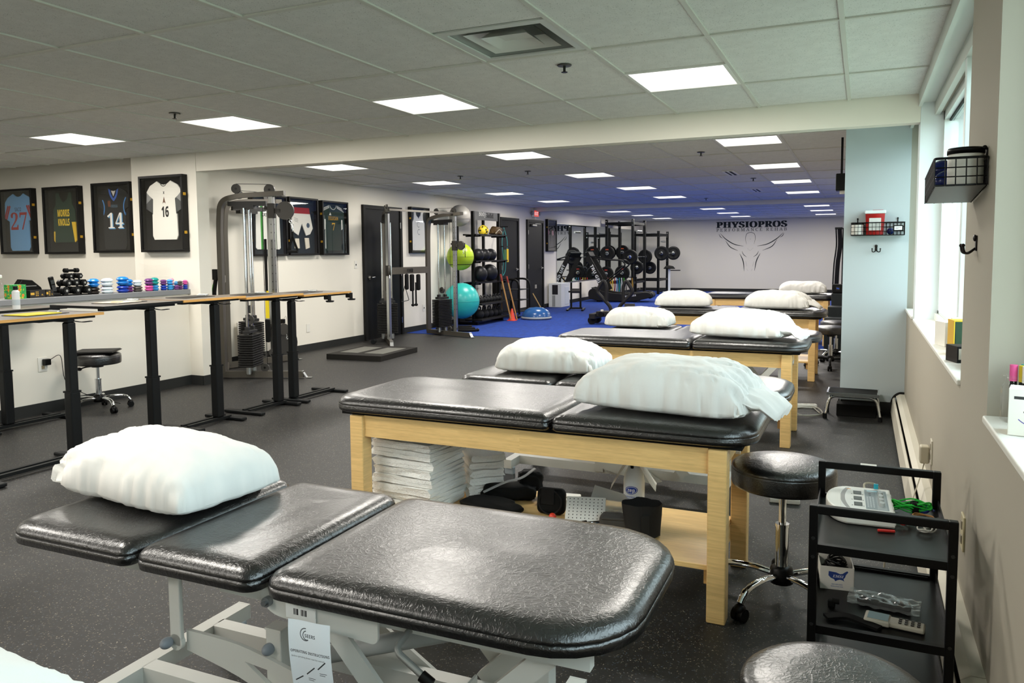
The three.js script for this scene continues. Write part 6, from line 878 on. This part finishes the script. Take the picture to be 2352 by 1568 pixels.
{ const t = thing('pad_stand', 'black floor stand with a rolled pad on the turf', 'exercise stand', [-6.16, 0.006, -17.25], 0.25); for (const x of [-0.11, 0.11]) { part(t, 'upright', [B(0.045, 0.62, 0.045, x, 0.35, 0, { r: 0.004 })], M_black); part(t, 'foot', [B(0.05, 0.04, 0.62, x * 1.6, 0.02, 0, { r: 0.006 })], M_black); } part(t, 'cross_bar', [B(0.3, 0.04, 0.05, 0, 0.05, 0)], M_black); part(t, 'roll_pad', [C(0.055, 0.2, 0, 0.46, 0, { a: 'x', n: 20 })], M(0x34312c, 0.6)); part(t, 'knob', [C(0.02, 0.04, -0.155, 0.44, 0, { a: 'x', n: 12 })], M_black); }

// ---------- curved treadmill ----------
{ const t = thing('curved_treadmill', 'black curved treadmill with TRU GRIT lettering on its arm', 'treadmill', [-6.05, 0.006, -20.75], 0.12), Mk = M(0x1b1a18, 0.5);
  for (const z of [0.36, -0.36]) {
    const p = new THREE.Shape(); p.moveTo(-0.84, 0.1); p.quadraticCurveTo(-0.92, 0.34, -0.72, 0.36); p.quadraticCurveTo(-0.1, 0.14, 0.62, 0.26); p.quadraticCurveTo(0.86, 0.28, 0.84, 0.16); p.quadraticCurveTo(0.5, 0.03, 0.1, 0.04); p.lineTo(-0.6, 0.05); p.closePath();
    part(t, 'side_cover', [ext(p, 0.07, { b: 0.015 }).translate(0, 0, z - 0.035)], Mk);
    part(t, 'arm', [sweep(bend([[-0.42, 0.3, z], [-0.62, 0.75, z], [-0.9, 1.25, z]], 0.1), rect(0.16, 0.05), { up: [0, 0, 1], scale: (k) => 1.1 - 0.35 * k })], Mk);
    part(t, 'handrail', [pipe([[-0.86, 1.26, z], [-0.5, 1.16, z], [0.05, 1.14, z], [0.16, 1.02, z], [-0.45, 0.52, z]], 0.02, 0.08, 9)], M_black);
  }
  const sl = []; for (let k = 0; k < 26; k++) { const u = -0.78 + k * 0.06, y = 0.115 + 0.28 * Math.pow((u - 0.12), 2); part(t, 'slat', [B(0.054, 0.018, 0.62, u, y + 0.03, 0, { rz: Math.atan(0.56 * (u - 0.12)) })], M_rubber); }
  part(t, 'console', [B(0.1, 0.16, 0.66, -0.9, 1.3, 0, { r: 0.02, rz: 0.5 })], M_black); part(t, 'roller_cap', [C(0.08, 0.6, 0.8, 0.18, 0, { a: 'z', n: 20 }), C(0.1, 0.6, -0.78, 0.24, 0, { a: 'z', n: 20 })], Mk);
  part(t, 'foot', [B(0.1, 0.03, 0.7, 0.4, 0.015, 0), B(0.1, 0.05, 0.7, -0.6, 0.025, 0)], M_black);
  part(t, 'arm_text', [label3d(font, 'TRU GRIT', 0.085, 0.002, 0.62).rotateZ(-1.12).translate(-0.69, 0.72, 0.412)], M(0xe6e6e2, 0.5)); part(t, 'side_text', [label3d(font, 'RUNNER', 0.045, 0.002, 0.3).rotateZ(0.12).translate(0.3, 0.155, 0.412)], M(0xd8d8d4, 0.5)); }

// ---------- sled with bent handles ----------
{ const t = thing('push_sled', 'black push sled with two bent tube handles on turf', 'sled', [-4.25, 0.006, -14.1]), Mk = M(0x23211f, 0.5);
  part(t, 'body', [B(0.66, 0.1, 0.3, 0, 0.2, 0, { r: 0.01 }), B(0.2, 0.12, 0.24, 0.03, 0.13, 0)], Mk); part(t, 'skid', [B(0.12, 0.1, 0.5, -0.38, 0.16, 0, { r: 0.01 })], Mk); part(t, 'skid', [B(0.12, 0.1, 0.5, 0.38, 0.16, 0, { r: 0.01 })], Mk);
  for (const s of [1, -1]) { part(t, 'handle', [pipe([[s * 0.06, 0.2, 0.02], [s * 0.085, 0.34, 0.02], [s * 0.36, 0.62, 0.02], [s * 0.22, 0.85, 0.02], [s * 0.16, 0.72, 0.02], [s * 0.17, 0.42, 0.02]], 0.034, 0.07, 10)], Mk); for (const z of [0.1, -0.2]) part(t, 'wheel', [C(0.075, 0.1, s * 0.42, 0.075, z, { a: 'z', n: 18 })], M_rubber); part(t, 'peg_cap', [C(0.028, 0.03, s * 0.24, 0.265, 0.05, { n: 14 })], M_plastic); }
  part(t, 'warning_label', [B(0.1, 0.035, 0.002, 0.02, 0.225, 0.152)], printed(120, 44, (c, w, h) => { c.fillStyle = '#d8c9a2'; c.fillRect(0, 0, w, h); c.fillStyle = '#d8a51c'; c.fillRect(0, 0, w, 14); c.fillStyle = '#333'; for (let i = 0; i < 3; i++) c.fillRect(8, 19 + i * 8, 90 - i * 12, 3); })); part(t, 'rear_plate', [B(0.2, 0.18, 0.02, 0.24, 0.3, -0.16)], M(0x4a4844, 0.5)); part(t, 'loading_port', [C(0.05, 0.06, -0.22, 0.2, 0.16, { a: 'z', n: 18 })], M_black); }

// ---------- power racks ----------
function rack(x0, x1, z0, z1, h, label, extra) { const t = thing('power_rack', label, 'power rack', [0, 0.006, 0], 0, 'black power racks'), q = 0.075; for (const x of [x0, x1]) for (const z of [z0, z1]) { const p = part(t, 'post', [B(q, h, q, x, h / 2, z, { r: 0.005 })], M(0x0d0f0f, 0.45)); part(p, 'bolt', [h - 0.06, h - 0.18, h * 0.52].map((y) => C(0.016, 0.02, x, y, z + q / 2 + 0.005, { a: 'z', n: 8 })), M_chrome); } for (const z of [z0, z1]) for (const [y, k] of [[h - 0.12, q], [0.45, 0.06]]) part(t, 'cross_member', [B(x1 - x0 - q, k, 0.05, (x0 + x1) / 2, y, z)], M(0x0d0f0f, 0.45)); for (const x of [x0, x1]) for (const [y, k] of [[h - 0.12, q], [0.08, 0.06], [0.45, 0.06]]) part(t, 'side_member', [B(0.05, k, z0 - z1 - q, x, y, (z0 + z1) / 2)], M(0x0d0f0f, 0.45)); (extra || []).forEach(([x, y, za, zb]) => part(t, 'storage_peg', [C(0.022, Math.abs(za - zb), x, y - 0.006, (za + zb) / 2, { a: 'z', n: 12 })], M_chrome)); part(t, 'pull_up_bar', [C(0.018, z0 - z1, (x0 + x1) / 2, h - 0.06, (z0 + z1) / 2, { a: 'z', n: 12 }), C(0.03, 0.5, x1 + 0.01, h - 0.34, (z0 + z1) / 2, { a: 'z', n: 12 })], M_brushed); return t; }
rack(-7.0, -6.2, -22.35, -23.7, 2.33, 'nearer tall power rack beside the mirror', [[-6.95, 1.33, -22.12, -22.4], [-6.98, 0.72, -22.12, -22.4], [-6.49, 0.75, -22.1, -22.4], [-6.22, 0.9, -22.38, -23.7], [-6.96, 1.36, -23.7, -24.1], [-6.2, 0.86, -23.7, -24.55]]); rack(-6.75, -5.98, -24.6, -25.85, 2.03, 'farther lower power rack by the far wall');
function plate(p, r, th, label, tone, acc, accent) { const t = thing('weight_plate', label, 'weight plate', p, 0, 'black bumper plates'); part(t, 'plate', [L([[0.028, -th / 2], [r - 0.02, -th / 2], [r, -th * 0.3], [r, th * 0.3], [r - 0.02, th / 2], [r * 0.72, th / 2], [r * 0.68, th * 0.32], [r * 0.38, th * 0.32], [r * 0.34, th / 2], [0.028, th / 2]], 0, 0, 0, 34, { rx: Math.PI / 2 })], M(0x101112, 0.5)); part(t, 'hub', [TOR(0.04, 0.012, 0, 0, th / 2, { n: 18 })], M_brushed); if (accent) part(t, 'logo_mark', [B(0.09, 0.03, 0.003, 0, r * 0.52, th / 2)], M(accent, 0.5)); return t; }
function barbell(x, y, za, zb, label, sleeve) { const t = thing('barbell', label, 'barbell', [x, y, 0]); part(t, 'bar', [C(0.015, za - zb - 0.7, 0, 0, (za + zb) / 2, { a: 'z', n: 12 })], M_brushed); for (const [z, s] of [[za, 1], [zb, -1]]) part(t, 'sleeve', [C(0.026, 0.36, 0, 0, z - s * 0.18, { a: 'z', n: 14 })], M_chrome); part(t, 'collar', [C(0.036, 0.05, 0, 0, za - 0.16, { a: 'z', n: 14 })], M(sleeve, 0.4)); }
barbell(-6.27, 1.22, -22.1, -24.3, 'barbell with blue collar in the nearer rack', 0x2a4fb0); barbell(-5.72, 1.32, -23.7, -25.9, 'barbell in the farther rack by the far wall', 0x3a3a3a);
[[-6.27, 1.22, -22.32, 0.225, 'near bumper plate on the blue collar barbell'], [-6.27, 1.22, -24.05, 0.225, 'far bumper plate on the blue collar barbell'], [-5.72, 1.32, -23.95, 0.225, 'near bumper plate on the far barbell'], [-5.72, 1.32, -25.6, 0.225, 'far bumper plate on the far barbell'],
  [-6.95, 1.33, -22.25, 0.225, 'upper plate with orange mark stored on the near rack post', 0xc8502a], [-6.98, 0.72, -22.25, 0.225, 'lower plate with red mark stored on the near rack post', 0xb03226], [-6.22, 0.9, -22.9, 0.2, 'plate stored low on the right of near rack'], [-6.96, 1.36, -23.9, 0.225, 'plate with orange mark stored on the back of near rack', 0xd2602a], [-6.2, 0.86, -24.4, 0.2, 'plate stored low between the two racks'], [-6.49, 0.75, -22.25, 0.225, 'plate stored low in the middle of near rack', 0xb8392a]].forEach(([x, y, z, r, lb, acc]) => plate([x, y, z], r, 0.07, lb, 0, 0, acc));
[[-6.86, 0xc8342a, 'red'], [-6.79, 0xd8a52a, 'dark yellow'], [-6.72, 0xe0c03a, 'yellow'], [-6.65, 0x8a2a2a, 'maroon'], [-6.58, 0x2a6fb0, 'blue'], [-6.51, 0x2f9a9a, 'teal'], [-6.44, 0xd8e0e0, 'white'], [-6.37, 0x4fae3a, 'green'], [-6.30, 0x333333, 'black'], [-6.12, 0xc0953a, 'tan']].forEach(([x, c, n]) => { const t = thing('loop_band', `${n} exercise band hanging in the row below the power rack`, 'band', [x, 0, -22.02], 0, 'hanging exercise bands'); part(t, 'loop', [sweep(smooth([[0, 0.6, 0], [-0.012, 0.4, 0.01], [0, 0.2, 0.02], [0.014, 0.4, -0.01], [0, 0.6, 0]], 24), rect(0.022, 0.006))], M(c, 0.5)); part(t, 'fold', [B(0.03, 0.05, 0.02, 0, 0.59, 0, { r: 0.006 })], M(c, 0.5)); });
single('band_rail', 'black rail that carries the coloured exercise bands', 'rail', [B(1.0, 0.03, 0.03, -6.5, 0.63, -22.02), B(0.03, 0.63, 0.03, -7.0, 0.32, -22.02), B(0.03, 0.63, 0.03, -6.0, 0.32, -22.02)], M_black, [0, 0.006, 0]);
{ const t = thing('seated_trainer', 'white pedestal trainer with black domed seat by far wall', 'exercise machine', [-5.6, 0.006, -24.5], 0.2); part(t, 'base', [B(0.5, 0.09, 0.34, 0.05, 0.045, 0, { r: 0.01 })], M(0xb9c0c2, 0.5)); part(t, 'black_end', [B(0.16, 0.11, 0.36, 0.36, 0.055, 0, { r: 0.012 })], M_black); part(t, 'column', [B(0.07, 0.72, 0.09, 0, 0.45, 0, { r: 0.006 })], M(0xdde2e2, 0.45)); part(t, 'seat', [L([[0, 0], [0.18, 0], [0.18, 0.02], [0.12, 0.085], [0, 0.11]], 0, 0.82, 0, 26, {})], M_blackmatte); part(t, 'handlebar', [B(0.34, 0.03, 0.04, 0.18, 0.77, 0, { r: 0.01 })], M_black); }
{ const t = thing('hanging_ropes', 'bundle of black ropes hanging at the far right', 'ropes', [-0.64, 0.006, -24]); for (const [x, w] of [[-0.07, 0.02], [0.0, 0.035], [0.06, 0.025], [0.03, 0.03]]) part(t, 'rope', [sweep(smooth([[x, 1.98, 0], [x + 0.02, 1.5, 0.03], [x - 0.03, 1.0, 0], [x - 0.05, 0.4, 0.02], [x - 0.05, 0.1, 0]], 20), circ(w, 7))], M_rubber); part(t, 'hook_plate', [B(0.2, 0.06, 0.02, 0, 1.99, -0.04), B(0.04, 2.0, 0.04, 0.12, 1.0, -0.05)], M_black); }
{ const t = thing('foam_steps', 'black foam steps stacked beside the pillar on turf', 'foam steps', [0, 0.006, 0]); for (const [z, h, x0] of [[-10.98, 0.49, -0.44], [-11.25, 0.62, -0.41], [-11.6, 0.78, -0.38]]) part(t, 'step', [B(0.24 - x0, h, 0.26, (0.24 + x0) / 2, h / 2, z, { r: 0.012 })], M(0x1f2426, 0.55));
  for (const [x, lb, n] of [[-0.3, 'black box with blue mark on top of the foam steps', 1], [-0.14, 'black box with white letter on top of the foam steps', 0]]) { const b = thing('gear_box', lb, 'box', [x, 0.788, -11.6]); part(b, 'box', [B(0.15, 0.12, 0.2, 0, 0.06, 0, { r: 0.018, s: 2 })], M_blackmatte); part(b, 'mark', [mv(decal(0.05, 0.05), 0, 0.065, 0.1012)], printed(64, 64, (c) => { c.fillStyle = '#111112'; c.fillRect(0, 0, 64, 64); if (n) { c.fillStyle = '#2a50c0'; c.beginPath(); c.ellipse(32, 32, 26, 10, 0.2, 0, 7); c.fill(); } else { c.fillStyle = '#eee'; c.font = 'bold 46px sans-serif'; c.fillText('N', 14, 48); } })); } }
{ const t = thing('wall_speaker', 'black speaker at the ceiling behind the pillar edge', 'speaker', [-0.2, 2.02, -8.05]); part(t, 'cabinet', [B(0.1, 0.16, 0.14, 0, 0, 0, { r: 0.008 })], M_black); part(t, 'ceiling_arm', [B(0.02, 0.36, 0.02, 0, 0.24, 0)], M_black); part(t, 'bracket', [B(0.05, 0.03, 0.05, 0.01, -0.095, 0)], M_plastic); }

// ---------- wall logo ----------
{ const t = thing('wall_logo', 'painted PHYSIOPROS PERFORMANCE REHAB logo on the far wall', 'wall logo', [0, 0, ZFAR + 0.001]), ink = M(0x23282a, 0.7);
  const X = (zx) => -4.528 + (1560 + zx / 5.88 - 1646) * 0.013926, Y = (zy) => 2.372 - (460 + zy / 5.88 - 508) * 0.01524;
  part(t, 'name_lettering', [label3d(fontSerif, 'PHYSIOPROS', 0.2, 0.004, 2.25).translate(X(980), Y(368), 0), label3d(fontSerif, 'PHYSIOPROS', 0.2, 0.004, 2.25).translate(X(980) + 0.014, Y(368), 0.0004), label3d(fontSerif, 'PHYSIOPROS', 0.2, 0.004, 2.25).translate(X(980) - 0.014, Y(368), 0.0008)], ink);
  part(t, 'lower_lettering', [label3d(fontSerifR, 'P E R F O R M A N C E   R E H A B', 0.1, 0.004, 2.25).translate(X(980), Y(415), 0)], ink);
  [[[540, 445], [562, 482], [592, 502], 5], [[560, 440], [640, 515], [760, 582], [882, 606], 8], [[635, 535], [700, 615], [806, 664], 7], [[1420, 445], [1400, 480], [1368, 498], 5], [[1412, 440], [1325, 515], [1200, 582], [1068, 606], 8], [[1330, 525], [1265, 610], [1138, 663], 7], [[922, 582], [908, 510], [925, 448], [975, 432], [1025, 448], [1040, 510], [1022, 582], 4], [[935, 634], [970, 666], 3], [[972, 666], [1015, 628], 3], [[860, 668], [885, 715], [928, 746], 5], [[1088, 670], [1062, 715], [1016, 746], 5], [[832, 702], [878, 795], [896, 926], 8], [[1110, 698], [1062, 790], [1036, 922], 8], [[915, 798], [930, 866], 4], [[1026, 803], [1008, 866], 4], [[930, 900], [946, 923], 3], [[1006, 898], [988, 926], 3], [[965, 516], [982, 518], 6]].forEach((s) => { const w = s[s.length - 1] * 0.0031, pts = s.slice(0, -1).map(([a, b]) => V(X(a), Y(b), 0.002)); part(t, 'stroke', [sweep(pts.length > 2 ? smooth(pts, 20) : pts, rect(w, 0.003), { up: [0, 0, 1], scale: (k) => 0.25 + 0.9 * Math.sin(Math.PI * Math.min(1, Math.max(0, k))) })], ink); }); }
scene.traverse((o) => { if (o.isMesh) { o.castShadow = true; o.receiveShadow = true; } if (o.isPointLight || o.isSpotLight || o.isDirectionalLight) o.castShadow = true; });
renderer.render(scene, camera);
